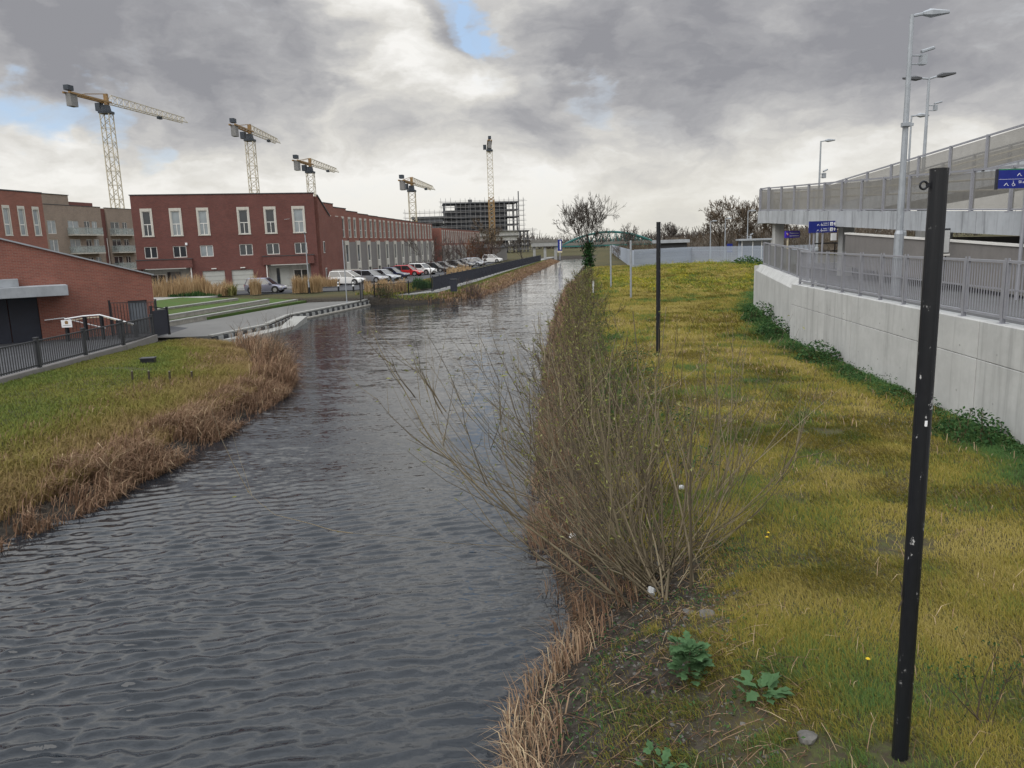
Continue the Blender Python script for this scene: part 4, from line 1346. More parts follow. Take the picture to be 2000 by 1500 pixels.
# stands on its own twin posts in front of the deck edge
bd = MB().bx(0, 2.3, -.03, .03, 3.02, 3.50).build('sign_board', 'sign_blue', SR)
MB().bx(0, 2.3, -.031, .031, 3.501, 3.53).build('top_edge', 'sign_green', bd)
MB().bx(-.045, -.002, -.04, .04, 3.0, 3.53).build('end_cap', 'dark_navy', bd)
MB().bx(.02, 2.28, -.0315, -.0305, 3.258, 3.264).build('divider', 'sign_white', bd)
for z, o_ in ((3.31, .35), (3.06, 0.)):
    stairs_symbol(bd, .24 + o_, z + .03, .12)
    wheelchair(bd, .44 + o_, z + .02, .13)
text(bd, 'Slí amach', .58, 3.15, .10)
text(bd, 'Exit', .76, 3.06, .085)
for x in (.9, 2.1): MB().tube([(x, .08, 0), (x, .08, 3.5)], .05, 8).build('post', 'rail_grey', SR)

WP = thing('hanging_sign', 'blank white panel in a dark frame hung below the ramp edge', 'panel', (13.75, 24.9, 0), R_(8))
MB().bx(0, .40, -.02, .02, 4.32, 5.02).build('panel_face', 'white_plastic', WP)
MB().bx(-.04, .44, .021, .05, 4.28, 5.08).build('frame', 'charcoal', WP)
MB().bx(-.02, .42, -.05, .02, 4.22, 4.28).build('ledge', 'white_frame', WP)
for x in (.06, .34): MB().tube([(x, .04, 3.06), (x, .04, 4.3)], .02, 6).build('post', 'charcoal', WP)

# ---------------------------------------------------------------- palisade fence
PF = thing('palisade_fence', 'blue-grey steel palisade fence crossing behind the weedy mound', 'fence')
PP = [(31., 232.), (16.4, 101.5), (26.6, 113.), (31.6, 105.), (34.6, 98.5), (38.5, 97.5)]
pale_m = MB().box((0, 0, 0), (.075, .03, 2.35)).add([(-.0375, -.015, 1.175), (.0375, -.015, 1.175), (.0375, .015, 1.175), (-.0375, .015, 1.175), (0, 0, 1.28)],
                                                   [(0, 1, 4), (1, 2, 4), (2, 3, 4), (3, 0, 4)]).mesh('pale', 'palisade_blue')
far_p = MB()
cnt = 0
for i, (a, b) in enumerate(zip(PP[:-1], PP[1:])):
    L, an, ux, uy = seg(a, b)
    n = int(L / (.15 if i else .24))
    zb = lambda x, y: float(hgt(x, y)) if i < 1 else 1.15
    for j in range(n):
        t = (j + .5) / n
        x, y = a[0] + (b[0] - a[0]) * t, a[1] + (b[1] - a[1]) * t
        z = 2.45
        if i == 0:
            far_p.box((x, y, z - .05), (.16, .03, 2.4), an)
        else:
            inst('pale', pale_m, PF, (x, y, z), an)
    for z in (1.75, 3.15):
        MB().box(((a[0] + b[0]) / 2 - uy * .04, (a[1] + b[1]) / 2 + ux * .04, z), (L, .04, .06), an).build('rail', 'palisade_blue', PF)
far_p.build('far_pales', 'palisade_blue', PF)['kind'] = 'stuff'
mb = MB()
for a, b in zip(PP[2:-1], PP[3:]):
    L, an, ux, uy = seg(a, b)
    mb.box(((a[0] + b[0]) / 2, (a[1] + b[1]) / 2, .95), (L, .35, .7), an)
mb.build('base_wall', 'concrete', PF)

SH = thing('shelter', 'small pale station shelter with a flat white roof behind the palisade', 'shelter', (32.0, 106.8, 1.0), R_(-6))
MB().bx(-.3, 4.4, -.4, 2.6, 3.35, 3.6).build('roof', 'canopy_grey', SH, bevel=.03)
for x in (.05, 1.5, 2.7, 3.95): MB().bx(x, x + .1, 0, .1, 0, 3.35).build('post', 'white_frame', SH)
MB().bx(.1, 4.0, .03, .06, 1.0, 3.3).build('glazing', 'glass', SH)
MB().bx(.05, 4.05, 2.2, 2.3, 0, 3.35).build('back_wall', 'palisade_blue', SH)
nb = thing('notice_board', 'small dark blue notice board standing behind the palisade left of the shelter', 'sign', (31.2, 109.5, 1.1), 0)
MB().bx(-.4, .4, 0, .06, 1.7, 2.9).build('sign_board', 'sign_blue', nb)
for x in (-.3, .3): MB().tube([(x, .1, 0), (x, .1, 2.9)], .04, 6).build('post', 'rail_grey', nb)
bb = thing('banner_sign', 'tall blue and white banner sign at the far end of the towpath', 'sign', (12.7, 190, .6), R_(-5))
MB().bx(-.5, .5, 0, .2, 2.2, 4.9).build('sign_board', 'sign_blue', bb)
MB().bx(.0, .3, -.02, 0, 2.5, 4.6).build('lettering_strip', 'sign_white', bb)
MB().bx(-.55, .55, -.02, .22, 1.8, 2.19).build('base_band', 'handrail_cream', bb)
MB().tube([(0, .1, 0), (0, .1, 1.8)], .12, 6).build('post', 'rail_grey', bb)

# ---------------------------------------------------------------- poles on the grass
def steel_pole(label, x, y, z0, z1, r, mt, clip=True):
    t = thing('steel_post', label, 'post', (x, y, z0), 0)
    h = z1 - z0
    MB().tube([(0, 0, -.3), (0, 0, h)], r, 20).build('shaft', mt, t, smooth=False)
    MB().tube([(0, 0, h), (0, 0, h + .012)], r * 1.02, 20).build('cap', mt, t)
    return t


m, k = new_mat('chipped_black')
p = objco(k)
n1, n2 = k.noise(k.vm('MULTIPLY', p, (1., 1., .55)), 16, 5, .75), k.noise(p, 1.3, 3, .5)
chip = k.m('MULTIPLY', k.ss(n1, .62, .66), k.ss(n2, .46, .56))
finish(k, k.mix(chip, (.010, .011, .014), (.42, .42, .42)), k.lin(n1, .3, .7, .3, .5), 0, None)
t = steel_pole('thick black steel post in the foreground, scuffed, with a ring clip near its top', 2.97, 5.42, float(hgt(2.97, 5.42)), 5.45, .060, 'chipped_black')
ring = [(-.10 + .026 * math.cos(a), 0, 4.39 + .026 * math.sin(a)) for a in np.linspace(0, 2 * math.pi, 13)]
cl = MB().tube(ring, .008, 6).box((-.066, 0, 4.39), (.03, .02, .03)).build('ring_clip', 'black_steel', t)
MB().box((-.038, -.0475, 2.72), (.0, .0, .0)).tube([(-.005, -.0602, 2.70), (-.005, -.0606, 2.74)], .010, 6).build('paint_chip', 'sign_white', t)
MB().tube([(-.06, 0, 1.33), (-.075, -.005, 1.38), (-.068, 0, 1.43), (-.085, 0, 1.48)], .006, 5).tube([(-.06, 0, 1.33), (-.08, 0, 1.28), (-.083, 0, 1.24)], .006, 5).build('snagged_twig', 'hedge_brown', t)
steel_pole('slim black post standing on the grass beyond the willow', 5.27, 27.26, float(hgt(5.27, 27.26)), 5.6, .075, 'chipped_black')
steel_pole('thin grey galvanised post on the far grass', 8.3, 52.6, .9, 4.96, .07, 'galvanised')
steel_pole('thinner grey galvanised post further along the bank near the fence', 8.5, 64.4, .9, 4.6, .07, 'galvanised')
mk = thing('marker_post', 'short white plastic marker post in the bank undergrowth', 'post', (6.6, 60.5, .9))
MB().box((0, 0, .5), (.12, .06, 1.0)).box((0, 0, 1.02), (.1, .05, .05), 0, .6).build('shaft', 'white_plastic', mk)

# ================================================================ vegetation
def plant_mat(name, stops, rough=.85, trans=.25):
    """colour picked per blade or leaf by the 'rnd' attribute"""
    m, k = new_mat(name)
    a = k.n('ShaderNodeAttribute', attribute_name='rnd')
    r = k.n('ShaderNodeValToRGB', {0: a.outputs['Fac']})
    el = r.color_ramp.elements
    el[0].position, el[0].color = stops[0][0], stops[0][1] + (1,)
    el[1].position, el[1].color = stops[-1][0], stops[-1][1] + (1,)
    for p_, c_ in stops[1:-1]:
        e = el.new(p_)
        e.color = c_ + (1,)
    finish(k, r.outputs[0], rough, 0, None, spec=.2, trans=trans)


plant_mat('grass_blades', [(0, (.30, .245, .075)), (.22, (.24, .195, .034)), (.5, (.170, .165, .032)), (.75, (.100, .148, .034)), (1, (.060, .125, .036))])
plant_mat('grass_left', [(0, (.26, .185, .085)), (.35, (.22, .18, .055)), (.65, (.18, .185, .04)), (1, (.125, .17, .04))])
plant_mat('reed_blades', [(0, (.095, .054, .036)), (.4, (.195, .118, .075)), (.75, (.31, .21, .135)), (1, (.50, .39, .25))])
plant_mat('straw_plume', [(0, (.30, .20, .11)), (.5, (.40, .28, .155)), (1, (.50, .38, .23))])
plant_mat('weed_yellow', [(0, (.06, .11, .025)), (.35, (.15, .19, .03)), (.7, (.30, .28, .03)), (1, (.46, .38, .03))])
plant_mat('weed_green', [(0, (.018, .05, .018)), (.5, (.035, .09, .028)), (1, (.08, .14, .045))])
plant_mat('leaf_bluegreen', [(0, (.04, .095, .038)), (1, (.105, .19, .085))])
plant_mat('leaf_willow', [(0, (.13, .14, .035)), (.6, (.20, .21, .06)), (1, (.30, .30, .13))])
plant_mat('bark_willow', [(0, (.055, .044, .028)), (.6, (.115, .092, .055)), (1, (.18, .145, .085))], trans=0)
plant_mat('bark_tan', [(0, (.085, .070, .048)), (.6, (.165, .135, .09)), (1, (.25, .21, .14))], trans=0)
plant_mat('bark_brown', [(0, (.05, .038, .028)), (.6, (.105, .08, .056)), (1, (.17, .13, .095))], trans=0)
plant_mat('bark_grey', [(0, (.035, .030, .027)), (.6, (.075, .064, .055)), (1, (.12, .105, .09))], trans=0)
plant_mat('twig_purple', [(0, (.055, .038, .036)), (1, (.13, .095, .085))], trans=0)
plant_mat('twig_orange', [(0, (.11, .045, .022)), (1, (.21, .10, .05))], trans=0)
plant_mat('phormium', [(0, (.05, .07, .02)), (.5, (.14, .15, .05)), (1, (.42, .38, .16))])


def blades(name, P, h, w, lean, mt, rnd, droop=.0, parent=None, az=None):
    """one mesh of tapering bent blades. P (n,3); h,w,lean,droop arrays or numbers"""
    n = len(P)
    if n == 0: return None
    h = np.broadcast_to(h, n).astype(float); w = np.broadcast_to(w, n).astype(float)
    lean = np.broadcast_to(lean, n).astype(float); droop = np.broadcast_to(droop, n).astype(float)
    a = RNG.random(n) * 6.283 if az is None else np.broadcast_to(az, n)
    d = np.stack([np.cos(a), np.sin(a), np.zeros(n)], 1)
    s = np.stack([-np.sin(a), np.cos(a), np.zeros(n)], 1)
    tw = RNG.normal(0, .5, n)
    s = s * np.cos(tw)[:, None] + d * np.sin(tw)[:, None]
    up_ = np.array([0, 0, 1.])
    v = np.empty((n, 5, 3))
    m_ = P + d * (lean * .32)[:, None] + up_ * (h * .62)[:, None]
    v[:, 0] = P - s * (w / 2)[:, None]
    v[:, 1] = P + s * (w / 2)[:, None]
    v[:, 2] = m_ + s * (w * .42)[:, None]
    v[:, 3] = m_ - s * (w * .42)[:, None]
    v[:, 4] = P + d * lean[:, None] + up_ * (h * (1 - droop))[:, None]
    o = np.arange(n)[:, None] * 5
    f = np.concatenate([o + np.array([[0, 1, 2]]), o + np.array([[0, 2, 3]]), o + np.array([[3, 2, 4]])], 0)
    me = tri_mesh(name, v.reshape(-1, 3), f, mt, np.repeat(np.clip(rnd, 0, 1), 5))
    return obj(name, me, parent)


def strokes(name, P, R, mt, rnd, parent=None, sides=3):
    """one mesh of tapering tubes. P (n,k,3), R (n,k)"""
    n, kk, _ = P.shape
    T = np.gradient(P, axis=1)
    T /= np.linalg.norm(T, axis=2, keepdims=True) + 1e-9
    ref = np.where(np.abs(T[..., 2:3]) > .9, np.array([1., 0, 0]), np.array([0, 0, 1.]))
    A = np.cross(T, ref)
    A /= np.linalg.norm(A, axis=2, keepdims=True) + 1e-9
    B = np.cross(A, T)
    v = np.empty((n, kk, sides, 3))
    for j in range(sides):
        w = 2 * math.pi * j / sides
        v[:, :, j] = P + (A * math.cos(w) + B * math.sin(w)) * R[..., None]
    o = (np.arange(n)[:, None, None] * kk + np.arange(kk - 1)[None, :, None]) * sides
    j = np.arange(sides)[None, None]
    q = (j + 1) % sides
    f = np.stack([o + j, o + q, o + sides + q, o + sides + j], -1).reshape(-1, 4)
    me = tri_mesh(name, v.reshape(-1, 3), f, mt, np.repeat(np.clip(rnd, 0, 1), kk * sides))
    me.polygons.foreach_set('use_smooth', [True] * len(me.polygons))
    return obj(name, me, parent)


def leaf_cloud(name, C, size, mt, rnd, parent=None, aspect=.45, upb=.6):
    """one mesh of small pointed leaves with random attitude"""
    n = len(C)
    size = np.broadcast_to(size, n).astype(float)
    N = RNG.normal(0, 1, (n, 3)); N[:, 2] = np.abs(N[:, 2]) + upb
    N /= np.linalg.norm(N, axis=1, keepdims=True)
    D = np.cross(N, RNG.normal(0, 1, (n, 3)))
    D /= np.linalg.norm(D, axis=1, keepdims=True) + 1e-9
    S_ = np.cross(N, D)
    v = np.empty((n, 4, 3))
    v[:, 0] = C - D * size[:, None] * .5
    v[:, 1] = C + S_ * size[:, None] * aspect * .5 + N * size[:, None] * .06
    v[:, 2] = C + D * size[:, None] * .5 - N * size[:, None] * .12
    v[:, 3] = C - S_ * size[:, None] * aspect * .5 + N * size[:, None] * .06
    o = np.arange(n)[:, None] * 4
    f = np.concatenate([o + np.array([[0, 1, 2]]), o + np.array([[0, 2, 3]])], 0)
    me = tri_mesh(name, v.reshape(-1, 3), f, mt, np.repeat(np.clip(rnd, 0, 1), 4))
    return obj(name, me, parent)


def scatter(x0, x1, y0, y1, dens):
    n = int(abs((x1 - x0) * (y1 - y0)) * dens)
    return x0 + RNG.random(n) * (x1 - x0), y0 + RNG.random(n) * (y1 - y0)


# ---------------------------------------------------------------- turf of the near (right) bank
BARE = [(1.8, 6.0, .5, .8), (1.9, 8.9, .75, 1.6), (1.35, 7.6, .5, .9), (1.4, 5.2, .6, .5), (2.35, 5.55, .35, .35), (5.0, 9.5, .5, .35), (6.6, 15.5, .6, .3), (4.5, 17., .6, .3), (3.2, 5.1, .35, .2), (2.97, 5.38, .28, .22)]


def bare(x, y):
    b = np.zeros_like(x)
    for cx, cy, rx, ry in BARE:
        b = np.maximum(b, 1 - ((x - cx) / (rx * 1.25)) ** 2 - ((y - cy) / (ry * 1.25)) ** 2)
    return b - np.clip(b + .3, 0, 1) * vnoise(x, y, 4.5, 91) * .9


def turf_hue(x, y):
    """0 dry yellow .. 1 green, patchy"""
    g_ = (fbm(x, y, .42, 31) - .5) * 1.35 + (vnoise(x, y, 1.6, 33) - .5) * .6 + .36
    g_ += np.clip(1.5 - (wall_x(y) - x), 0, 1.5) * .8                                    # lush strip along the wall
    g_ += .55 * np.exp(-(((x - 4.2) / 1.1) ** 2 + ((y - 11.2) / 1.6) ** 2))
    g_ += .6 * np.exp(-(((x - 2.5) / .5) ** 2 + ((y - 5.0) / .7) ** 2)) + .4 * np.exp(-(((x - 2.5) / .5) ** 2 + ((y - 6.6) / .5) ** 2))
    g_ += .35 * np.exp(-((x - xr(y) - 1.7) / .8) ** 2) * (y > 14)
    g_ -= .12 * np.clip((y - 14) / 20, 0, 1)
    g_ += .14 * np.clip((9.5 - y) / 4, 0, 1)
    return g_


def turf(name, y0, y1, dens, hh, ww, seed_h):
    x, y = scatter(-.5, 40, y0, y1, dens * .999)
    vis = (x < y * .72 + 3.0) & (x > xr(y) + .55) & (x < wall_x(y) - .02)
    x, y = x[vis], y[vis]
    z = hgt(x, y)
    clump = fbm(x, y, 1.4, seed_h)
    pr = np.clip((z - .34) / .42, 0, 1) * np.clip(.25 + clump * 1.7, 0, 1) * np.clip(1 - bare(x, y) * 3.0, .06, 1)
    keep = RNG.random(len(x)) < pr
    x, y, z, clump = x[keep], y[keep], z[keep], clump[keep]
    n = len(x)
    hue = turf_hue(x, y) + RNG.normal(0, .2, n)
    h = hh * (.6 + clump * .7) * (.5 + .9 * RNG.random(n)) * (1 + .35 * np.clip(hue - .5, 0, 1))
    wind = 2.4 + (fbm(x, y, .8, 77) - .5) * 5 + RNG.normal(0, .8, n)
    o = blades(name, np.stack([x, y, z - .01], 1), h, ww * (.7 + .6 * RNG.random(n)), h * (.35 + .75 * RNG.random(n)), 'grass_blades', hue, RNG.random(n) * .35, az=wind)
    return tag(o, 'yellowing winter turf covering the canal bank beside the wall', 'grass', kind='stuff')


turf('grass', 3.2, 9.0, 5200, .075, .0058, 41)
turf('grass', 9.0, 16., 2100, .08, .009, 42)
turf('grass', 16., 30., 800, .09, .015, 43)
turf('grass', 30., 58., 230, .16, .03, 44)
turf('grass', 58., 118., 62, .24, .065, 45)

# taller dead stalks and thatch standing in the turf
x, y = scatter(1.5, 14, 4.5, 40., 14)
ok = (x < wall_x(y) - .2) & (x > xr(y) + 1.5) & (x < y * .72 + 3) & (fbm(x, y, .6, 95) > .46)
x, y = x[ok], y[ok]
n = len(x)
h = .12 + .2 * RNG.random(n) ** 2
o = blades('dead_stalks', np.stack([x, y, hgt(x, y) - .01], 1), h, .004 + .0005 * y, h * (.2 + 1.1 * RNG.random(n)), 'reed_blades', .55 + .45 * RNG.random(n), RNG.random(n) * .7)
tag(o, 'scattered pale dead stalks standing in the turf of the bank', 'grass', kind='stuff')

# ---------------------------------------------------------------- grass and reeds on the near-left bank
x, y = scatter(-17., -8., 10., 41., 620)
d_ = xl(y) - x
ok = (d_ > .5) & (x > -16.9)
x, y, d_ = x[ok], y[ok], d_[ok]
z = hgt(x, y)
n = len(x)
cl_ = fbm(x, y, .5, 51)
dry = np.clip(1.0 - (d_ - 1.4) / 3.4, 0, 1)
hue = .80 - dry * .8 + (cl_ - .5) * .7 + RNG.normal(0, .1, n)
bare_l = np.maximum(1 - ((x + 14.2) / 1.6) ** 2 - ((y - 28.0) / .55) ** 2, 0)
kp = RNG.random(n) > bare_l * .9
h = (.09 + .22 * dry) * (.5 + cl_) * (.6 + .8 * RNG.random(n))
o = blades('grass', np.stack([x, y, z - .01], 1)[kp], h[kp], .017, (h * (.4 + .6 * RNG.random(n)))[kp], 'grass_left', hue[kp], (RNG.random(n) * .4)[kp])
tag(o, 'green turf fading to dry grass on the bank below the railings', 'grass', kind='stuff')


def reeds(name, label, ya, yb, off0, off1, dens, h0, side='l', wd=.016, az=None, mt='reed_blades', cat='reeds', hx=0.):
    n = int((yb - ya) * (off1 - off0) * dens)
    y = ya + RNG.random(n) * (yb - ya)
    d = off0 + RNG.random(n) ** 1.2 * (off1 - off0)
    x = xl(y) - d if side == 'l' else xr(y) + d
    z = np.maximum(hgt(x, y), -.12)
    cl = fbm(x, y, 1.1, 61)
    keep = RNG.random(n) < np.clip(cl * 3.2 - .9, .04, 1)
    x, y, z, cl, d = x[keep], y[keep], z[keep], cl[keep], d[keep]
    n = len(x)
    h = h0 * (.45 + .9 * cl) * (.55 + .75 * RNG.random(n))
    a = (RNG.normal(.4 if az is None else az, 1.0, n))
    lean = h * (.25 + .85 * RNG.random(n) ** 1.4)
    dr = RNG.random(n) ** 1.3 * .75
    o = blades(name, np.stack([x, y, z - .02], 1), h, wd * (.6 + .8 * RNG.random(n)), lean, mt, .15 + .6 * cl + RNG.normal(0, .2, n) + hx, dr, az=a)
    return tag(o, label, cat, kind='stuff')


reeds('reeds', 'bent brown reeds fringing the near bank at the water', 10.5, 33.0, -.35, 1.35, 680, .54, wd=.019)
reeds('reeds', 'dry brown stalks on the slope behind the reed fringe', 11., 36.0, 1.5, 4.0, 90, .3, wd=.016)
reeds('reeds', 'tall dead stalks at the tip of the near bank', 27.5, 38.0, -.2, 1.2, 240, 1.15, wd=.02)
reeds('reeds', 'brown grass fringe along the far towpath bank', 69.6, 200., -.3, 2.2, 60, .42, wd=.05)
reeds('reeds', 'straw coloured dead sedge at the foot of the nearer bank', 5.3, 9.0, -.10, .55, 430, .40, 'r', .012, az=2.6, hx=.18)
reeds('reeds', 'dead brown sedge under the willow at the water edge', 9.2, 30., -.25, .85, 340, .48, 'r', .013, az=2.8)
reeds('reeds', 'far waterside sedge under the bank shrubs', 30., 90., -.3, 1.2, 70, .6, 'r', .03, az=2.8)
# grass on the far towpath verge
x, y = scatter(-13, 14, 69.3, 190., 95)
d_ = xl(y) - x
ok = (d_ > .5) & (d_ < 3.3)
x, y = x[ok], y[ok]
n = len(x)
o = blades('grass', np.stack([x, y, hgt(x, y) - .01], 1), .16 * (.5 + RNG.random(n)), .06, .08, 'grass_left', .85 + RNG.normal(0, .15, n) - .6 * np.clip(1.6 - (xl(y) - x), 0, 1), .2)
tag(o, 'green verge between the far towpath and the canal', 'grass', kind='stuff')
x, y = scatter(-16., -1, 70., 130., 26)
rf = -21.9 + (y - 92.2) * .107
ok = (x > np.interp(y, [70, 79, 178], [-14, -11.6, -1.2])) & (x < np.interp(y, [70, 76, 91, 132], [-10., -8.8, -6.8, -2.]))
x, y = x[ok], y[ok]
n = len(x)
o = blades('grass', np.stack([x, y, hgt(x, y) - .01], 1), .3 * (.4 + RNG.random(n)), .09, .12, 'grass_left', .55 + RNG.normal(0, .25, n), .2)
tag(o, 'rough planted strip between the road and the black fence', 'grass', kind='stuff')

# ---------------------------------------------------------------- shrubs made of arching wands
def wands(base, n, L, el, az0, azs, spread, curve, kk=7, r0=.016, gen=RNG):
    """main stems: (n,kk,3) points and radii"""
    a = az0 + gen.normal(0, azs, n)
    e = np.clip(gen.normal(el, .28, n), .15, 1.5)
    ln = L * (.55 + .6 * gen.random(n))
    b = np.array(base) + np.stack([gen.normal(0, spread, n), gen.normal(0, spread, n), np.zeros(n)], 1)
    b[:, 2] = hgt(b[:, 0], b[:, 1]) - .05
    d = np.stack([np.cos(a) * np.cos(e), np.sin(a) * np.cos(e), np.sin(e)], 1)
    P = np.empty((n, kk, 3))
    P[:, 0] = b
    bend = curve * (.4 + .9 * gen.random(n))
    side = gen.normal(0, .10, (n, 3))
    for i in range(1, kk):
        d = d + np.array([0, 0, 1.]) * (bend / kk)[:, None] + side / kk + gen.normal(0, .085, (n, 3))
        d /= np.linalg.norm(d, axis=1, keepdims=True)
        P[:, i] = P[:, i - 1] + d * (ln / (kk - 1))[:, None]
    R = (r0 * (.5 + .8 * gen.random(n)))[:, None] * np.linspace(1, .22, kk)[None]
    return P, R


def twigs_on(P, m, L, ang, r, kk=4, t0=.3, gen=RNG):
    n, K, _ = P.shape
    idx = gen.integers(0, n, m)
    t = t0 + (1 - t0) * gen.random(m)
    f = t * (K - 1)
    i = np.minimum(f.astype(int), K - 2)
    w = (f - i)[:, None]
    b = P[idx, i] * (1 - w) + P[idx, i + 1] * w
    d = P[idx, i + 1] - P[idx, i]
    d /= np.linalg.norm(d, axis=1, keepdims=True) + 1e-9
    d = d + gen.normal(0, ang, (m, 3)) + np.array([0, 0, .15])
    d /= np.linalg.norm(d, axis=1, keepdims=True)
    ln = L * (.35 + .9 * gen.random(m))
    Q = np.empty((m, kk, 3))
    Q[:, 0] = b
    for j in range(1, kk):
        d = d + np.array([0, 0, .12]) + gen.normal(0, .10, (m, 3))
        d /= np.linalg.norm(d, axis=1, keepdims=True)
        Q[:, j] = Q[:, j - 1] + d * (ln / (kk - 1))[:, None]
    R = r * (.6 + .7 * gen.random(m))[:, None] * np.linspace(1, .35, kk)[None]
    return Q, R


def shrub(name, label, cat, base, parts, leaves, bark, group=None):
    t = thing(name, label, cat, (0, 0, 0), 0, group)
    Ps, Rs = [], []
    for prm in parts:
        P, R = wands(base, *prm[:7], r0=prm[7])
        Ps.append(P); Rs.append(R)
    P, R = np.concatenate(Ps), np.concatenate(Rs)
    if leaves.get('zmax'):
        ok_ = P[:, :, 2].max(1) < leaves['zmax']
        P, R = P[ok_], R[ok_]
    strokes('stems', P, R, bark, RNG.random(len(P)), t, 4)['kind'] = 'stuff'
    if leaves.get('forks'):
        fm_, fL, fr_ = leaves['forks']
        Qf, Rf = twigs_on(P, fm_, fL, .34, fr_, kk=P.shape[1], t0=.15)
        ok_ = Qf[:, :, 2].max(1) < leaves['zmax']
        Qf, Rf = Qf[ok_], Rf[ok_]
        strokes('branches', Qf, Rf, bark, RNG.random(len(Qf)), t, 4)['kind'] = 'stuff'
        P = np.concatenate([P, Qf])
    m, L, r = leaves['twigs']
    Q, RQ = twigs_on(P, m, L, .42, r)
    ok_ = Q[:, :, 2].max(1) < leaves.get('zmax', 99)
    Q, RQ = Q[ok_], RQ[ok_]
    strokes('twigs', Q, RQ, bark, RNG.random(len(Q)), t)['kind'] = 'stuff'
    if leaves.get('n'):
        sel = RNG.integers(0, len(Q), leaves['n'])
        tt = RNG.integers(1, 4, leaves['n'])
        C = Q[sel, tt] + RNG.normal(0, .025, (leaves['n'], 3))
        if leaves.get('tips'):
            q_ = RNG.integers(0, len(P), leaves['tips'])
            C = np.concatenate([C, P[q_, -1 - (RNG.random(len(q_)) < .35).astype(int)] + RNG.normal(0, .06, (len(q_), 3))])
            leaves['n'] = len(C)
        leaf_cloud('leaves', C, leaves['size'] * (.6 + .8 * RNG.random(leaves['n'])), leaves.get('mat', 'leaf_willow'), RNG.random(leaves['n']), t, .28, .2)
    return t


PI = math.pi
# the big willow: number, length, elevation, azimuth, azimuth spread, root spread, upward curve, radius
shrub('willow_shrub', 'large leafless willow shrub fanning out over the water from the near bank', 'shrub', (1.78, 9.55, .5),
      [(28, 4.8, .66, PI * .95, .40, .2, .62, .0115), (22, 3.3, .92, PI * .78, .6, .24, .5, .019), (16, 2.9, 1.1, PI * .5, .9, .26, .3, .019), (16, 2.6, .85, PI * .12, .5, .2, .55, .012),
       (9, 2.4, .75, PI * 1.35, .6, .16, .7, .012)],
      {'twigs': (520, 1.15, .0052), 'n': 700, 'size': .055, 'tips': 650, 'forks': (190, 1.5, .0075), 'zmax': 4.25}, 'bark_tan')
sh_specs = [(1.55, 12.4, 2.6, 60), (1.9, 14.6, 2.8, 70), (1.55, 16.8, 2.7, 70), (2.3, 18.8, 2.9, 70), (1.9, 21.3, 2.8, 70), (2.6, 24.2, 2.9, 70), (2.3, 27.6, 2.7, 70), (2.9, 31.2, 2.8, 65), (3.2, 36., 2.7, 65),
            (3.8, 41., 2.6, 60), (4.3, 47., 2.6, 60), (5.0, 54., 2.4, 55), (5.8, 62., 2.4, 55), (7.0, 73., 2.3, 50), (8.6, 86., 2.3, 50)]
for i, (bx_, by_, hh, ns) in enumerate(sh_specs):
    rr = .011 + by_ * .00022
    shrub('willow_shrub', f'{ORD[i] if i < 14 else "last"} brushy shrub in the row behind the big willow, counted along the bank', 'shrub', (bx_, by_, .6),
          [(ns // 3, hh * (.76 if by_ < 26 else .58), .95, PI * .8, 1.2, .55, .5, rr), (ns // 4, hh * .5, .75, PI * .2, 1., .6, .5, rr * .9)],
          {'twigs': (230, .7, .0042 + by_ * .00018), 'n': 330 if by_ < 50 else 240, 'size': .085 + by_ * .0016}, 'bark_willow' if i % 2 else 'bark_brown',
          'shrubs along the nearer canal bank')
shrub('willow_shrub', 'small bare shrub of thin upright twigs at the tip of the grassy bank', 'shrub', (-9.9, 31.6, .3), [(34, 2.2, 1.15, PI * .3, 1.2, .5, .3, .012)],
      {'twigs': (240, .5, .006)}, 'bark_brown')
shrub('willow_shrub', 'low round brown bush on the far bank by the end of the railings', 'shrub', (-11.4, 69.6, .3), [(60, 1.1, .9, PI * .5, 2., .5, .3, .015)], {'twigs': (400, .4, .012), 'n': 500, 'size': .12, 'mat': 'weed_green'}, 'bark_brown')
shrub('willow_shrub', 'reddish tuft of dry growth at the far bank corner', 'shrub', (-3.4, 74.3, .3), [(70, 1.5, 1.1, PI * .5, 2., .45, .2, .015)], {'twigs': (400, .4, .012)}, 'twig_purple')
shrub('willow_shrub', 'orange-brown bare shrub beside the end of the far terrace', 'shrub', (-7.2, 172., 1.0), [(70, 5., 1.1, PI * .5, 2., 1.2, .2, .05)], {'twigs': (500, 1.4, .035)}, 'twig_orange')

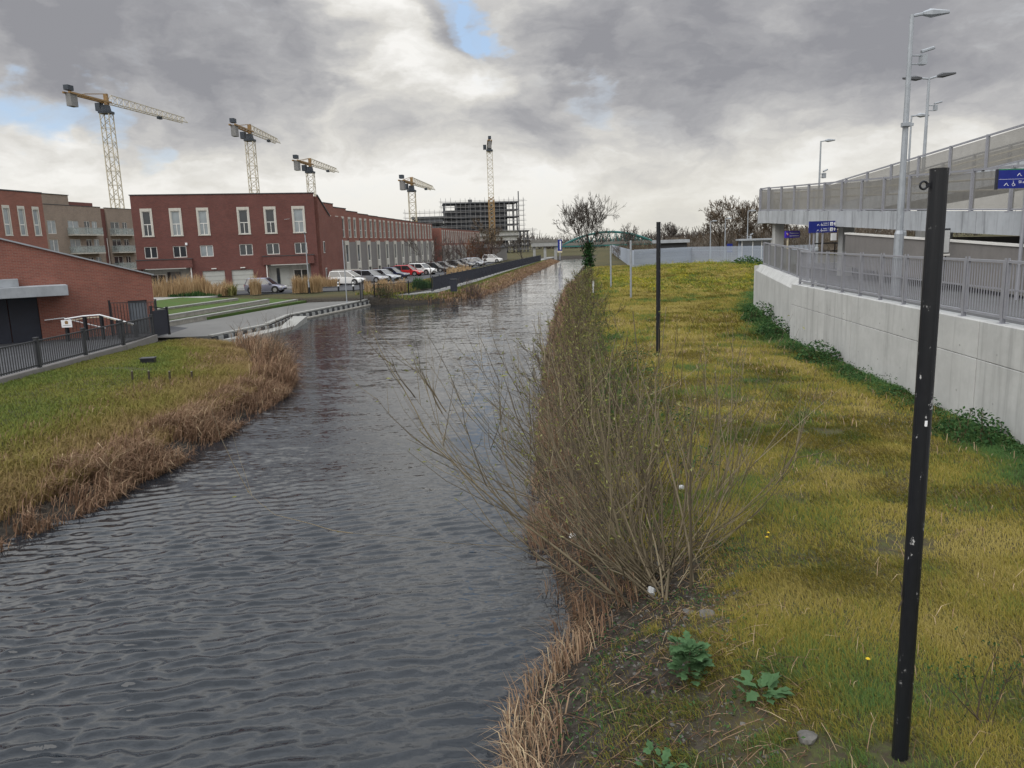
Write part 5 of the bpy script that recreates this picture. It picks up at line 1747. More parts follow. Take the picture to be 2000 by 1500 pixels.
# ---------------------------------------------------------------- bare trees
def bare_tree(name, label, x, y, z, H, spread, seed, bark, depth=6, trunk_r=.16, twig_r=.012, ivy=0, lean=(0, 0), fork=.25, nmul=1., group=None):
    segs = {}

    def grow(p, d, L, r, lev):
        kk = 4
        pts, rad = [p.copy()], [r]
        for i in range(kk - 1):
            d = (d + Vector((g.gauss(0, .13), g.gauss(0, .13), g.gauss(.05, .08)))).normalized()
            p = p + d * (L / (kk - 1))
            pts.append(p.copy())
            rad.append(max(twig_r * .6, r * (1 - .42 * (i + 1) / (kk - 1))))
        segs.setdefault(lev == 0, []).append((pts, rad))
        if lev >= depth: return
        nb = g.choice((2, 3, 3)) if lev else max(3, int(4 * nmul))
        for b in range(nb):
            t = g.uniform(.35, 1.) if b else 1.
            if lev == 0: t = g.uniform(fork, 1.)
            q = pts[min(kk - 1, int(t * (kk - 1) + .5))]
            a = g.uniform(0, 6.283)
            tilt = g.uniform(.35, .95) * spread if b or lev == 0 else g.uniform(.05, .3)
            ax = d.orthogonal().normalized()
            ax.rotate(Matrix.Rotation(a, 3, d))
            nd = (d * math.cos(tilt) + ax * math.sin(tilt)).normalized()
            grow(q, nd, L * g.uniform(.58, .82), max(twig_r, rad[-1] * g.uniform(.55, .85)), lev + 1)

    best = None
    for sd in (range(seed, seed + 9) if ivy else (seed,)):      # the lone tree: take the most even crown of a few
        g = random.Random(sd)
        segs.clear()
        grow(Vector((x, y, z - .2)), Vector((lean[0], lean[1], 1)).normalized(), H * .34, trunk_r, 0)
        xs_ = [q.x - x for v in segs.values() for s in v for q in s[0]]
        sc_ = abs(np.mean(xs_)) + abs(max(xs_) + min(xs_)) * .5
        if best is None or sc_ < best[0]: best = (sc_, {a_: list(b_) for a_, b_ in segs.items()})
    segs = best[1]
    t = thing(name, label, 'tree', (0, 0, 0), 0, group)
    # rescale to the wanted height
    allp = [q for v in segs.values() for s in v for q in s[0]]
    top = max(q.z for q in allp)
    f = (H + .2) / (top - z + .2)
    for trunk in (True, False):
        v = segs.get(trunk, [])
        if not v: continue
        Pn = np.array([[tuple(q) for q in s[0]] for s in v])
        Pn = np.array([x, y, z - .2]) + (Pn - np.array([x, y, z - .2])) * f * (np.array([.82, .82, 1.]) if ivy else 1.)
        strokes('trunk' if trunk else 'crown', Pn, np.array([s[1] for s in v]), bark, RNG.random(len(v)), t, 6 if trunk else 3)
    if ivy:
        C = np.stack([x + RNG.normal(0, .4, ivy) + lean[0] * 1.5, y + RNG.normal(0, .4, ivy), z + RNG.random(ivy) ** 1.2 * H * .34], 1)
        leaf_cloud('ivy', C, .34, 'weed_green', RNG.random(ivy) * .55, t, .8, .2)
    return t


bare_tree('bare_tree', 'solitary bare tree with an ivy clad trunk on the bank before the arch bridge', 12.6, 121., .8, 11.6, .85, 15, 'bark_grey', 7, .30, .024, 900, (-.04, 0), .12, 2.3)
for i, (x, y, H, lab) in enumerate(((-9.8, 97., 5.6, 'pale barked young tree nearest the start of the black fence'), (-8.6, 104., 5.6, 'young bare tree between the pale barked one and the parked white cars'),
                                    (-6.3, 113., 5.4, 'third young bare tree along the road planting'), (-4.2, 126., 5.6, 'fourth young bare tree along the road planting'))):
    bare_tree('bare_tree', lab, x, y, 1.0, H, .8, 20 + i, 'bark_grey' if i == 0 else 'twig_purple', 6, .07, .016, 0, (0, 0), .3, 1.2, 'young trees along the road')
bare_tree('bare_tree', 'big dark densely twigged tree in front of the scaffolded building', -3.2, 172., 1., 10., .9, 33, 'bark_brown', 7, .3, .035, 0, (0, 0), .15, 1.6)
bare_tree('bare_tree', 'smaller bare tree right of the dark dense tree by the towpath end', 3.5, 186., .8, 6.5, .8, 34, 'bark_grey', 6, .14, .03)
for i, (x, y, H, lab) in enumerate(((40.5, 148., 10.6, 'tallest bare tree on the wooded bank, left edge of the clump'), (44.6, 152., 11.4, 'bare tree in the middle of the wooded bank clump'),
                                    (49., 150., 11., 'bare tree of the wooded bank clump next to the ramp'), (53.5, 156., 11.4, 'bare tree of the clump half behind the ramp'),
                                    (34.6, 165., 7., 'low pale bare tree left of the wooded clump'), (29., 190., 7.6, 'distant round bare tree behind the station building'))):
    bare_tree('bare_tree', lab, x, y, 1.6, H, .85, 50 + i, 'bark_brown' if i < 4 else 'bark_grey', 7 if i < 4 else 6, .3, .034, 0, (0, 0), .12, 1.5, 'bare trees beyond the palisade')

# wooded bank behind the fence
bank = thing('scrub_bank', 'dark brown bank of leafless scrub behind the palisade and shelter', 'scrub')
mb = MB()
nxs, nys = 30, 6
g_ = np.random.default_rng(9)
vs = []
for j in range(nys):
    for i in range(nxs):
        t = i / (nxs - 1)
        x = 22 + t * 62
        e = math.sin(math.pi * j / (nys - 1)) * min(1., t * 5)
        vs.append((x, 150 + j * 6 + t * 6, .4 + e * (2.6 + 2.6 * math.sin(min(1, t * 2.2) * math.pi / 2) + .8 * math.sin(i * 1.3))))
fs = [(j * nxs + i, j * nxs + i + 1, (j + 1) * nxs + i + 1, (j + 1) * nxs + i) for j in range(nys - 1) for i in range(nxs - 1)]
mb.add(vs, fs).build('earth_bank', 'hedge_brown', bank)
n = 5200
x = 22 + RNG.random(n) * 62
y = 150 + RNG.random(n) * 18
zz = .8 + (2.2 + 2.8 * np.minimum(1, (x - 22) / 24)) * RNG.random(n) ** .6 * np.clip((y - 147) / 8, .2, 1)
P0 = np.stack([x, y, zz], 1)
d = RNG.normal(0, .5, (n, 3)); d[:, 2] = np.abs(d[:, 2]) + .6
Pn = np.stack([P0, P0 + d * .55, P0 + d * 1.15 + RNG.normal(0, .12, (n, 3))], 1)
o = strokes('twigs', Pn, np.full((n, 3), .035) * np.array([1, .8, .5]), 'bark_brown', RNG.random(n) * .8, bank)
o['kind'] = 'stuff'

# far treeline on the horizon
n = 9000
x = -160 + RNG.random(n) * 620
y = 430 + RNG.random(n) * 40
env = 1.5 + 4.2 * fbm(x, y * 0, .022, 71) + 2.2 * vnoise(x, y * 0, .13, 72) + 4. * (x > 130)
P0 = np.stack([x, y, RNG.random(n) ** .7 * env], 1)
d = RNG.normal(0, .8, (n, 3)); d[:, 2] = np.abs(d[:, 2]) + .8
Pn = np.stack([P0, P0 + d * 1.1, P0 + d * 2.4], 1)
tag(strokes('treeline', Pn, np.full((n, 3), .16) * np.array([1.4, 1, .5]), 'bark_grey', RNG.random(n)), 'low line of distant bare trees on the horizon', 'treeline', kind='stuff')

# ---------------------------------------------------------------- weeds
def weeds(name, label, spots, per, size, mt, hh, jit):
    C, r = [], []
    for x, y, s in spots:
        m = int(per * s)
        a, q = RNG.random(m) * 6.283, RNG.random(m) ** .5 * jit * s
        xx, yy = x + np.cos(a) * q, y + np.sin(a) * q
        C.append(np.stack([xx, yy, hgt(xx, yy) + RNG.random(m) * hh * s * (1 - (q / (jit * s)) ** 2 * .7)], 1))
        r.append(np.full(m, RNG.random()) * .5 + RNG.random(m) * .5)
    o = leaf_cloud(name, np.concatenate(C), size, mt, np.concatenate(r))
    return tag(o, label, 'weeds', kind='stuff')


sp_ = []
for _ in range(420):
    x, y = 9. + RNG.random() * 26, 56 + RNG.random() * 44
    if x < wall_x(y) - 1 and x > xr(y) + 2.5 and fbm(np.array([x]), np.array([y]), .10, 81)[0] + .12 * (x > 15) > .42:
        sp_.append((x, y, .7 + .6 * RNG.random()))
weeds('weeds', 'yellow-green flowering weeds over the mound before the palisade', sp_, 60, .17, 'weed_yellow', .55, .75)
sp_ = [(wall_x(y) - .35 - .5 * RNG.random(), y, .45 + .5 * RNG.random()) for y in np.arange(8., 44, .42) if vnoise(np.array([y]), np.array([0.]), .55, 88)[0] > .24]
weeds('weeds', 'dark green nettles and ivy along the foot of the concrete wall', sp_, 130, .075, 'weed_green', .55, .45)
sp_ = [(xr(y) + .4 + RNG.random() * 2.0, y, .3 + .45 * RNG.random()) for y in np.arange(4.6, 12., .055)]
weeds('weeds', 'low green bramble leaves over the stony soil of the bank', sp_, 34, .045, 'weed_green', .28, .42)
sp_ = [(xr(y) + 1.6 + RNG.random() * 1.6, y, .5 + .5 * RNG.random()) for y in np.arange(13., 95., .55)]
weeds('weeds', 'green undergrowth between the bank shrubs', sp_, 60, .10, 'weed_green', .5, .6)


def clump(label, x, y, n, rad, h, size, mt='weed_green'):
    t = thing('weed_clump', label, 'plant')
    a, q = RNG.random(n) * 6.283, RNG.random(n) ** .5 * rad
    xx, yy = x + np.cos(a) * q, y + np.sin(a) * q * 1.2
    zz = hgt(xx, yy) + RNG.random(n) ** .7 * h * (1.05 - (q / rad) ** 2)
    leaf_cloud('foliage', np.stack([xx, yy, zz], 1), size * (.6 + .8 * RNG.random(n)), mt, RNG.random(n), t, .6, .4)
    m = max(12, n // 30)
    i = RNG.integers(0, n, m)
    P0 = np.stack([xx[i], yy[i], hgt(xx[i], yy[i])], 1)
    P1 = np.stack([xx[i] + RNG.normal(0, .05, m), yy[i] + RNG.normal(0, .05, m), zz[i]], 1)
    strokes('stems', np.stack([P0, (P0 + P1) / 2 + .02, P1], 1), np.full((m, 3), .008), 'bark_willow', RNG.random(m), t)['kind'] = 'stuff'


clump('bushy dark green weed clump where the two concrete walls meet', 12.0, 36.6, 900, 1.0, .95, .11)
clump('second dark green weed clump further down the far wall end', 10.75, 31.0, 700, .8, .8, .10)
clump('nettle clump under the first panel joint of the wall', 9.9, 24.4, 800, .75, .7, .09)
clump('leafy weed clump at the wall foot next to the picture edge', 9.0, 14.6, 900, .7, .6, .07)
clump('green weed mound in front of the palisade gate', 28.5, 92., 900, 2.2, 1.1, .24)

# lobed-leaf plant and a flat rosette on the stony bank
def leaf_blade(L, W, lobes):
    pts = [(0, 0)]
    nL = lobes * 2 + 1
    for i in range(1, nL):
        t = i / nL
        w_ = W * math.sin(math.pi * min(1, t * .95 + .06)) * (1. if i % 2 else .55)
        pts.append((t * L, w_))
    pts.append((L, 0))
    v = [(p[0], p[1], -.25 * (p[0] / L) ** 2 * L + .10 * abs(p[1])) for p in pts] + [(p[0], -p[1], -.25 * (p[0] / L) ** 2 * L + .10 * abs(p[1])) for p in pts[1:-1]]
    n = len(pts)
    mid_i = list(range(n))
    f = []
    ax = []
    for p in pts: ax.append((p[0], 0, -.25 * (p[0] / L) ** 2 * L))
    base_ = len(v)
    v += ax
    for i in range(n - 1):
        f.append((base_ + i, base_ + i + 1, i + 1, i))
        a = n + i - 1 if i > 0 else 0
        b = n + i if i + 1 < n - 1 else n - 1
        f.append((base_ + i, a, b, base_ + i + 1))
    return v, f


def rosette(label, x, y, nl, L, W, H, mt, seed, lobes=3):
    g = random.Random(seed)
    t = thing('leafy_weed', label, 'plant', (x, y, float(hgt(x, y))))
    v, f = leaf_blade(L, W, lobes)
    me = MB().add(v, f).mesh('leaf', mt)
    a = me.attributes.new('rnd', 'FLOAT', 'POINT')
    a.data.foreach_set('value', np.clip(RNG.normal(.5, .2, len(me.vertices)), 0, 1).astype(np.float32))
    for i in range(nl):
        o = obj('leaf', me, t)
        e = g.uniform(.15, 1.1)
        q = g.uniform(0, 6.283)
        r = g.uniform(.02, .14) * (1 if H > .2 else 1.4)
        o.location = (math.cos(q) * r, math.sin(q) * r, g.uniform(.05, H))
        o.rotation_euler = (g.gauss(0, .3), -e * (1. - .5 * r), q)
        s = g.uniform(.6, 1.1)
        o.scale = (s, s, s)
    MB().tube([(0, 0, -.05), (.01, .01, H * .8)], [.014, .008], 5).build('stem', 'bark_willow', t)


rosette('upright blue-green weed with lobed leaves growing on the stony bank', 1.66, 6.95, 120, .135, .058, .40, 'leaf_bluegreen', 3)
rosette('flat dark green leaf rosette beside the bright grass tuft', 2.2, 6.42, 26, .17, .06, .08, 'leaf_bluegreen', 4, 2)
rosette('small grey-green leafy weed low on the bare soil', 1.15, 5.75, 22, .11, .045, .12, 'leaf_bluegreen', 5, 2)

# thorny sapling by the black post
t = thing('sapling', 'thin dark leafy sapling in the grass beside the foreground post', 'plant')
P, R = wands((3.83, 5.75, 1.), 7, .75, 1.15, PI * .4, 1.4, .05, .2, r0=.007)
strokes('stems', P, R, 'bark_brown', RNG.random(7) * .3, t, 5)['kind'] = 'stuff'
Q, RQ = twigs_on(P, 40, .22, .6, .0028)
strokes('twigs', Q, RQ, 'bark_brown', RNG.random(40) * .3, t)['kind'] = 'stuff'
C = Q[RNG.integers(0, 40, 150), RNG.integers(1, 4, 150)] + RNG.normal(0, .012, (150, 3))
leaf_cloud('leaves', C, .032, 'weed_green', RNG.random(150), t, .6, .3)

# ---------------------------------------------------------------- dry ornamental grasses and a phormium by the road
def plume(label, x, y, z, n, rx, ry, h, mt='straw_plume', w=.03, lean=.35, name='ornamental_grass', grp='dry ornamental grasses by the road'):
    t = thing(name, label, 'plant', (0, 0, 0), 0, grp)
    a, q = RNG.random(n) * 6.283, RNG.random(n) ** .5
    xx, yy = x + np.cos(a) * q * rx, y + np.sin(a) * q * ry
    hh = h * (.55 + .6 * RNG.random(n)) * (.6 + .8 * vnoise(xx, yy, 1.1, 5))
    blades('foliage', np.stack([xx, yy, np.full(n, z)], 1), hh, w, hh * lean * RNG.random(n), mt, RNG.random(n) * .6 + .4 * vnoise(xx, yy, 1.4, 6), .12, t)
    return t


plume('wide bank of straw coloured grass before the porch of the corner block', -31.0, 73.6, 1.0, 1500, 3.0, 1.3, 1.9, w=.045)
plume('straw coloured grass clump next to the wide bank, before the garage doors', -27.6, 73.3, 1.0, 900, 1.5, 1.1, 1.7, w=.045)
plume('narrow upright straw grass clump partly hiding the silver hatchback', -24.05, 73.4, 1.0, 420, .5, .5, 2.0, w=.04)
plume('pair of rust coloured grass clumps beside the slim lamp post', -18.9, 74.2, 1.0, 700, 1.0, .7, 1.75, w=.04)
plume('small straw grass clump left of the lamp post foot', -20.1, 74.0, 1.0, 420, .6, .6, 1.7, w=.04)
plume('low straw grass strip before the flank of the corner block', -19.6, 82.5, 1.1, 500, 1.6, .8, 1.1, w=.045)
plume('fluffy pinkish straw grass bed inside the road railings', -11.6, 72.6, .85, 1100, 2.0, .8, 1.35, w=.045)
plume('long straw grass bed among the young trees', -6.9, 108., 1.0, 900, 1.6, 9., 1.1, w=.07)
plume('spiky yellow striped phormium between the garages and the hatchback', -26.2, 73.0, 1.0, 120, .45, .45, 1.3, 'phormium', .09, .9, 'phormium', None)
plume('dark low shrub bed under the wide straw grass', -29.4, 72.3, 1.0, 500, 2.6, .4, .5, 'weed_green', .06, .6, 'low_shrub', None)
plume('grey-green spiky shrub by the start of the black fence', -8.7, 77.5, .85, 420, 1.0, .9, 1.2, 'weed_green', .06, .7, 'low_shrub', None)
plume('dark reddish low shrub beside the white people carrier', -19.3, 84.6, 1.1, 350, .8, .6, .8, 'twig_purple', .06, .6, 'low_shrub', None)

# ---------------------------------------------------------------- stones on the bare bank
def stone_mesh(seed, r):
    g = random.Random(seed)
    import bmesh
    bm_ = bmesh.new()
    bmesh.ops.create_icosphere(bm_, subdivisions=2, radius=r)
    sx, sy, sz = g.uniform(.8, 1.3), g.uniform(.7, 1.1), g.uniform(.45, .75)
    pl_ = [(Vector((g.gauss(0, 1), g.gauss(0, 1), g.gauss(0, .7))).normalized(), g.uniform(.55, .85)) for _ in range(8)]
    for v in bm_.verts:
        for nn, dd in pl_:
            e = v.co.dot(nn) - dd * r
            if e > 0: v.co -= nn * e
        v.co = Vector((v.co.x * sx, v.co.y * sy, v.co.z * sz))
    me = bpy.data.meshes.new('stone')
    bm_.to_mesh(me)
    bm_.free()
    me.materials.append(MATS['stone_rubble'])
    return me


for i, (x, y, r, lab) in enumerate(((2.36, 5.75, .085, 'flat grey stone lying on the bare soil near the grass edge'), (2.12, 8.05, .10, 'long rounded stone at the edge of the rubble'),
                                    (1.98, 8.35, .07, 'angular stone just behind the long rounded one'), (1.02, 6.0, .06, 'pale stone beside the dead sedge'),
                                    (1.93, 9.95, .09, 'brownish stone tucked against the willow base'))):
    o = obj('stone', stone_mesh(i, r))
    o.location = (x, y, float(hgt(x, y)) + r * .2)
    o.rotation_euler = (0, 0, i * 1.3)
    tag(o, lab, 'stone', 'larger stones on the bank')
m_ = 5500
x, y = scatter(.0, 3.3, 4.2, 13., m_ / (3.3 * 8.8))
kp = (RNG.random(len(x)) < np.clip(bare(x, y) * 2 + .22 + .5 * (x < xr(y) + 1.0), 0, 1)) & (x > xr(y) + .12) & (x < xr(y) + 2.4)
x, y = x[kp], y[kp]
mb = MB()
oct_ = [(1, 0, 0), (0, 1, 0), (-1, 0, 0), (0, -1, 0), (0, 0, 1), (0, 0, -1)]
for a, b, c in zip(x, y, hgt(x, y)):
    r = .006 + .022 * random.random() ** 3
    s = [r * random.uniform(.6, 1.4) for _ in range(3)]
    q = random.uniform(0, 6.28)
    cq, sq = math.cos(q), math.sin(q)
    mb.add([(a + (p[0] * s[0]) * cq - (p[1] * s[1]) * sq, b + (p[0] * s[0]) * sq + (p[1] * s[1]) * cq, c + p[2] * s[2] * .7 + .004) for p in oct_],
           [(0, 1, 4), (1, 2, 4), (2, 3, 4), (3, 0, 4), (1, 0, 5), (2, 1, 5), (3, 2, 5), (0, 3, 5)])
tag(mb.build('gravel', 'stone_rubble'), 'loose gravel and small rubble on the bare bank soil', 'gravel', kind='stuff')
# fallen twigs and dead stalks
n = 1500
x, y = .2 + RNG.random(n) * 2.4, 4.6 + RNG.random(n) * 8.5
x = np.maximum(x, xr(y) + .15)
a = RNG.random(n) * 6.283
L = .08 + .3 * RNG.random(n) ** 2
P0 = np.stack([x, y, hgt(x, y) + .012], 1)
x2, y2 = x + np.cos(a) * L, y + np.sin(a) * L
P2 = np.stack([x2, y2, hgt(x2, y2) + .02 + .05 * RNG.random(n)], 1)
tag(strokes('debris', np.stack([P0, (P0 + P2) / 2 + np.array([0, 0, .015]), P2], 1), np.full((n, 3), .0035), 'reed_blades', RNG.random(n)), 'fallen twigs and dead stalks on the bank soil', 'debris', kind='stuff')
# litter
for i, (x, y, s, lab) in enumerate(((1.72, 9.28, .06, 'crushed white drinks cup at the foot of the willow stems'), (.95, 11.9, .055, 'white scrap of plastic in the reeds left of the willow'),
                                    (2.75, 12.4, .05, 'white scrap of paper on the soil right of the willow'))):
    g = random.Random(i)
    t = obj('litter', MB().tube([(0, 0, 0), (s * .3, s * .2, s * .8), (s * .5, s * .25, s * 1.7)], [s * .75, s * .9, s * .95], 9).mesh('litter', 'white_plastic'))
    t.location = (x, y, float(hgt(x, y)) + .03)
    t.rotation_euler = (g.uniform(.6, 1.4), g.uniform(-.5, .5), g.uniform(0, 6))
    tag(t, lab, 'litter')
# dandelions
for i, (x, y) in enumerate(((3.35, 9.75), (3.42, 9.9), (3.25, 6.6))):
    t = thing('dandelion', ['yellow flower head in the green grass patch, the lower of two', 'yellow flower head in the green grass patch, the upper of two', 'single yellow flower near the foreground post'][i], 'flower', (x, y, float(hgt(x, y))))
    MB().tube([(0, 0, 0), (.005, 0, .13)], .003, 5).build('stem', 'bark_willow', t)
    mat('petal_yellow', (.55, .38, .01), .7, .1) if 'petal_yellow' not in MATS else None
    MB().tube([(.005, 0, .13), (.005, 0, .14), (.005, 0, .15)], [.010, .022, .008], 9).build('flower_head', 'petal_yellow', t)

# ================================================================ cars
def car(label, x, y, z, rz, paint, style='hatch', L=3.9, Wd=1.72, Hh=1.47):
    """body, greenhouse glass, roof, wheels (> tyre, rim), lamps; local x forwards"""
    c = thing('parked_car', label, 'car', (x, y, z), rz, 'cars parked along the terrace road')
    hw_ = Wd / 2
    # x fraction, hood/deck height, half width, underside
    if style == 'suv': belt = .62 * Hh; nose = .56 * Hh
    else: belt = .60 * Hh; nose = .50 * Hh
    st = [(-.50, nose * .92, .80, .42), (-.485, belt * .96, .90, .30), (-.40, belt, .98, .22), (-.15, belt, 1., .2), (.12, belt * .98, 1., .2), (.22, belt * .95, .99, .2), (.36, nose * 1.0, .96, .22), (.465, nose * .86, .88, .26), (.50, nose * .66, .74, .34)]
    vs, fs = [], []
    for fx, top, w, bot in st:
        wv = hw_ * w
        xx = fx * L
        vs += [(xx, -wv * .93, bot), (xx, -wv, bot + (top - bot) * .45), (xx, -wv * .97, top - .05), (xx, -wv * .86, top), (xx, wv * .86, top), (xx, wv * .97, top - .05), (xx, wv, bot + (top - bot) * .45), (xx, wv * .93, bot)]
    n = len(st)
    for i in range(n - 1):
        for j in range(8):
            q = (j + 1) % 8
            fs.append((i * 8 + j, (i + 1) * 8 + j, (i + 1) * 8 + q, i * 8 + q))
    fs += [tuple(range(8)), tuple(range(8 * n - 1, 8 * n - 9, -1))]
    body = MB().add(vs, fs).build('body', paint, c, smooth=True)
    body.modifiers.new('edge', 'EDGE_SPLIT').split_angle = R_(38)
    # cabin: base at belt, roof narrower
    if style == 'hatch' or style == 'suv': bx0, bx1, rx0, rx1 = -.47, .24, -.40, .06
    elif style == 'mpv': bx0, bx1, rx0, rx1 = -.48, .33, -.44, .08
    else: bx0, bx1, rx0, rx1 = -.36, .22, -.22, .05
    bw, rw_ = hw_ * .93, hw_ * .74
    zb, zr = belt - .04, Hh
    def ring(z, x0_, x1_, w): return [(x0_ * L, -w, z), (x1_ * L, -w, z), (x1_ * L, w, z), (x0_ * L, w, z)]
    gl = MB().add(ring(zb, bx0, bx1, bw) + ring(zr - .06, rx0, rx1, rw_), [(0, 1, 5, 4), (1, 2, 6, 5), (2, 3, 7, 6), (3, 0, 4, 7)])
    go = gl.build('windows', 'glass_car', c)
    ro = MB().add(ring(zr - .065, rx0 - .012, rx1 + .012, rw_ + .02) + ring(zr, rx0 + .03, rx1 - .03, rw_ * .88), [(0, 1, 5, 4), (1, 2, 6, 5), (2, 3, 7, 6), (3, 0, 4, 7), (4, 5, 6, 7), (3, 2, 1, 0)])
    r_o = ro.build('roof', paint, c)
    # pillars
    pm = MB()
    for s in (-1, 1):
        for t0, t1 in (((bx0, rx0)), ((bx1, rx1))):
            pm.tube([(t0 * L, s * bw, zb), (t1 * L, s * rw_, zr - .05)], .045, 4)
        xm = (bx0 + bx1) / 2 - .02
        pm.tube([(xm * L, s * bw * 1.005, zb), ((rx0 + rx1) / 2 * L, s * rw_ * 1.01, zr - .05)], .035, 4)
    pm.build('pillars', paint, c)
    wr = .31 if style != 'suv' else .35
    ty = MB().tube([(0, -.1, 0), (0, .1, 0)], wr, 18).mesh('tyre', 'rubber')
    rm = MB().tube([(0, -.112, 0), (0, .112, 0)], wr * .64, 12).mesh('rim', 'alloy')
    for fx in (-.31, .315):
        for s in (-1, 1):
            wo = inst('wheel', ty, c, (fx * L, s * (hw_ - .09), wr))
            inst('rim', rm, wo)
            MB().tube([(fx * L, s * (hw_ - .13), wr + .02), (fx * L, s * (hw_ + .004), wr + .02)], wr * 1.16, 18).build('wheel_arch', 'rubber', body)
    for s in (-1, 1):
        MB().box((.455 * L, s * hw_ * .66, nose * .80), (.25, .34, .14)).build('headlight', 'lamp_clear', c)
        MB().box((-.478 * L, s * hw_ * .74, belt * .84), (.12, .2, .26)).build('tail_light', 'lamp_red', c)
        MB().box((bx1 * L - .25, s * (hw_ + .06), belt + .05), (.12, .16, .11)).build('mirror', paint, c)
    MB().box((.497 * L, 0, nose * .52), (.05, Wd * .5, .13)).build('grille', 'rubber', c)
    return c


car('lilac-silver hatchback on the road before the corner block', -23.75, 75.7, 1.0, R_(-4), 'paint_lilac', 'hatch', 3.8)
car('small white people carrier at the head of the parked row', -18.1, 87.0, 1.0, R_(-14), 'paint_white', 'mpv', 3.9, 1.7, 1.58)
car('silver saloon parked right behind the white people carrier', -16.3, 91.2, 1.0, R_(-22), 'paint_silver', 'hatch', 4.3, 1.78, 1.46)
car('pale silver coupe beyond the silver saloon', -15.2, 93.9, 1.0, R_(-24), 'paint_silver', 'sedan', 4.3, 1.78, 1.42)
car('dark navy saloon between the silver cars and the red one', -15.0, 100.2, 1.0, R_(-18), 'paint_navy', 'sedan', 4.4, 1.78, 1.45)
car('bright red hatchback with a dark roof line', -13.9, 107.4, 1.0, R_(-16), 'paint_red', 'hatch', 4.2, 1.78, 1.5)
car('white sport utility car next to the red hatchback', -12.3, 110.5, 1.0, R_(-30), 'paint_white', 'suv', 4.3, 1.8, 1.62)
for i, (x, y, p_, s, lab) in enumerate(((-11.3, 119., 'paint_black', 'hatch', 'black car behind the first young tree'), (-10.3, 124., 'paint_grey', 'sedan', 'dark grey saloon between two young trees'),
                                        (-8.9, 131., 'paint_black', 'hatch', 'black hatchback past the second young tree'), (-8.1, 139., 'paint_grey', 'sedan', 'grey saloon far along the row'),
                                        (-6.7, 146., 'paint_silver', 'hatch', 'silver car far along the row'), (-6.3, 153., 'paint_silver', 'hatch', 'silver car second from the far end'),
                                        (-3.4, 168., 'paint_white', 'suv', 'white van-like car at the far end by the dark tree'))):
    car(lab, x, y, 1.0, R_(-20), p_, s, 4.3, 1.78, 1.5 if s != 'suv' else 1.75)

# ================================================================ street furniture on the far side
lp = thing('lamp_post', 'slim pale street lamp post before the porch of the corner block', 'lamp post', (-19.0, 73.6, .95))
MB().tube([(0, 0, 0), (0, 0, 1.2), (0, 0, 1.25), (0, 0, 5.6)], [.09, .09, .06, .045], 8).build('column', 'lamp_grey', lp)
MB().tube([(0, 0, 5.5), (.02, -.15, 5.62), (.03, -.5, 5.66)], [.05, .09, .05], 6).build('lantern', 'lamp_grey', lp)
MB().tube([(0, 0, .02), (0, 0, .55)], .095, 8).build('base_sleeve', 'black_steel', lp)
lp = thing('sign_post', 'thin bare grey sign post on the promenade near the quay gate', 'post', (-13.9, 66.0, .45))
MB().tube([(0, 0, 0), (0, 0, 5.3)], .045, 8).build('column', 'lamp_grey', lp)
MB().tube([(0, 0, 0), (0, 0, .12)], .09, 8).build('base_sleeve', 'lamp_grey', lp)
for x, y, lab in ((-16.5, 74.9, 'black and white striped bollard, the one nearer the lamp post'), (-14.9, 74.1, 'black and white striped bollard, the one nearer the quay gate')):
    b = thing('bollard', lab, 'bollard', (x, y, .95), 0, 'striped bollards at the road edge')
    MB().tube([(0, 0, 0), (0, 0, .98)], .085, 10).build('shaft', 'black_steel', b)
    for z0 in (.5, .78): MB().tube([(0, 0, z0), (0, 0, z0 + .15)], .089, 10).build('band', 'sign_white', b)
    MB().tube([(0, 0, .98), (0, 0, 1.04)], [.085, .03], 10).build('cap', 'black_steel', b)


def flat_rail(th, pts, h, step, bar_w, mt, post_every=2.4, part='bar', cap=None, post_w=.08, top_w=.05):
    """railing of posts, rails and pickets; pickets are parts (past cap the rest is one stuff part)"""
    pm = MB().box((0, 0, h / 2), (bar_w, bar_w, h - .12)).mesh(part, mt)
    made, rest = 0, MB()
    for a, b in zip(pts[:-1], pts[1:]):
        L, an, ux, uy = seg(a, b)
        n = int(L / step)
        for j in range(n):
            t = (j + .5) / n
            p = [a[q] + (b[q] - a[q]) * t for q in range(3)]
            if cap is None or made < cap:
                inst(part, pm, th, p, an)
                made += 1
            else:
                rest.box((p[0], p[1], p[2] + h / 2), (bar_w, bar_w, h - .12), an)
        n = max(1, round(L / post_every))
        for j in range(n + 1):
            t = j / n
            p = [a[q] + (b[q] - a[q]) * t for q in range(3)]
            MB().box((p[0], p[1], p[2] + h / 2 + .02), (post_w, post_w, h + .08), an).box((p[0], p[1], p[2] + h + .085), (post_w * 1.3, post_w * 1.3, .04), an).build('post', mt, th)
        for z in (.12, h - .03):
            MB().tube([(a[0], a[1], a[2] + z), (b[0], b[1], b[2] + z)], top_w * .7, 4).build('rail', mt, th)
    if rest.v: rest.build('far_' + part + 's', mt, th)['kind'] = 'stuff'


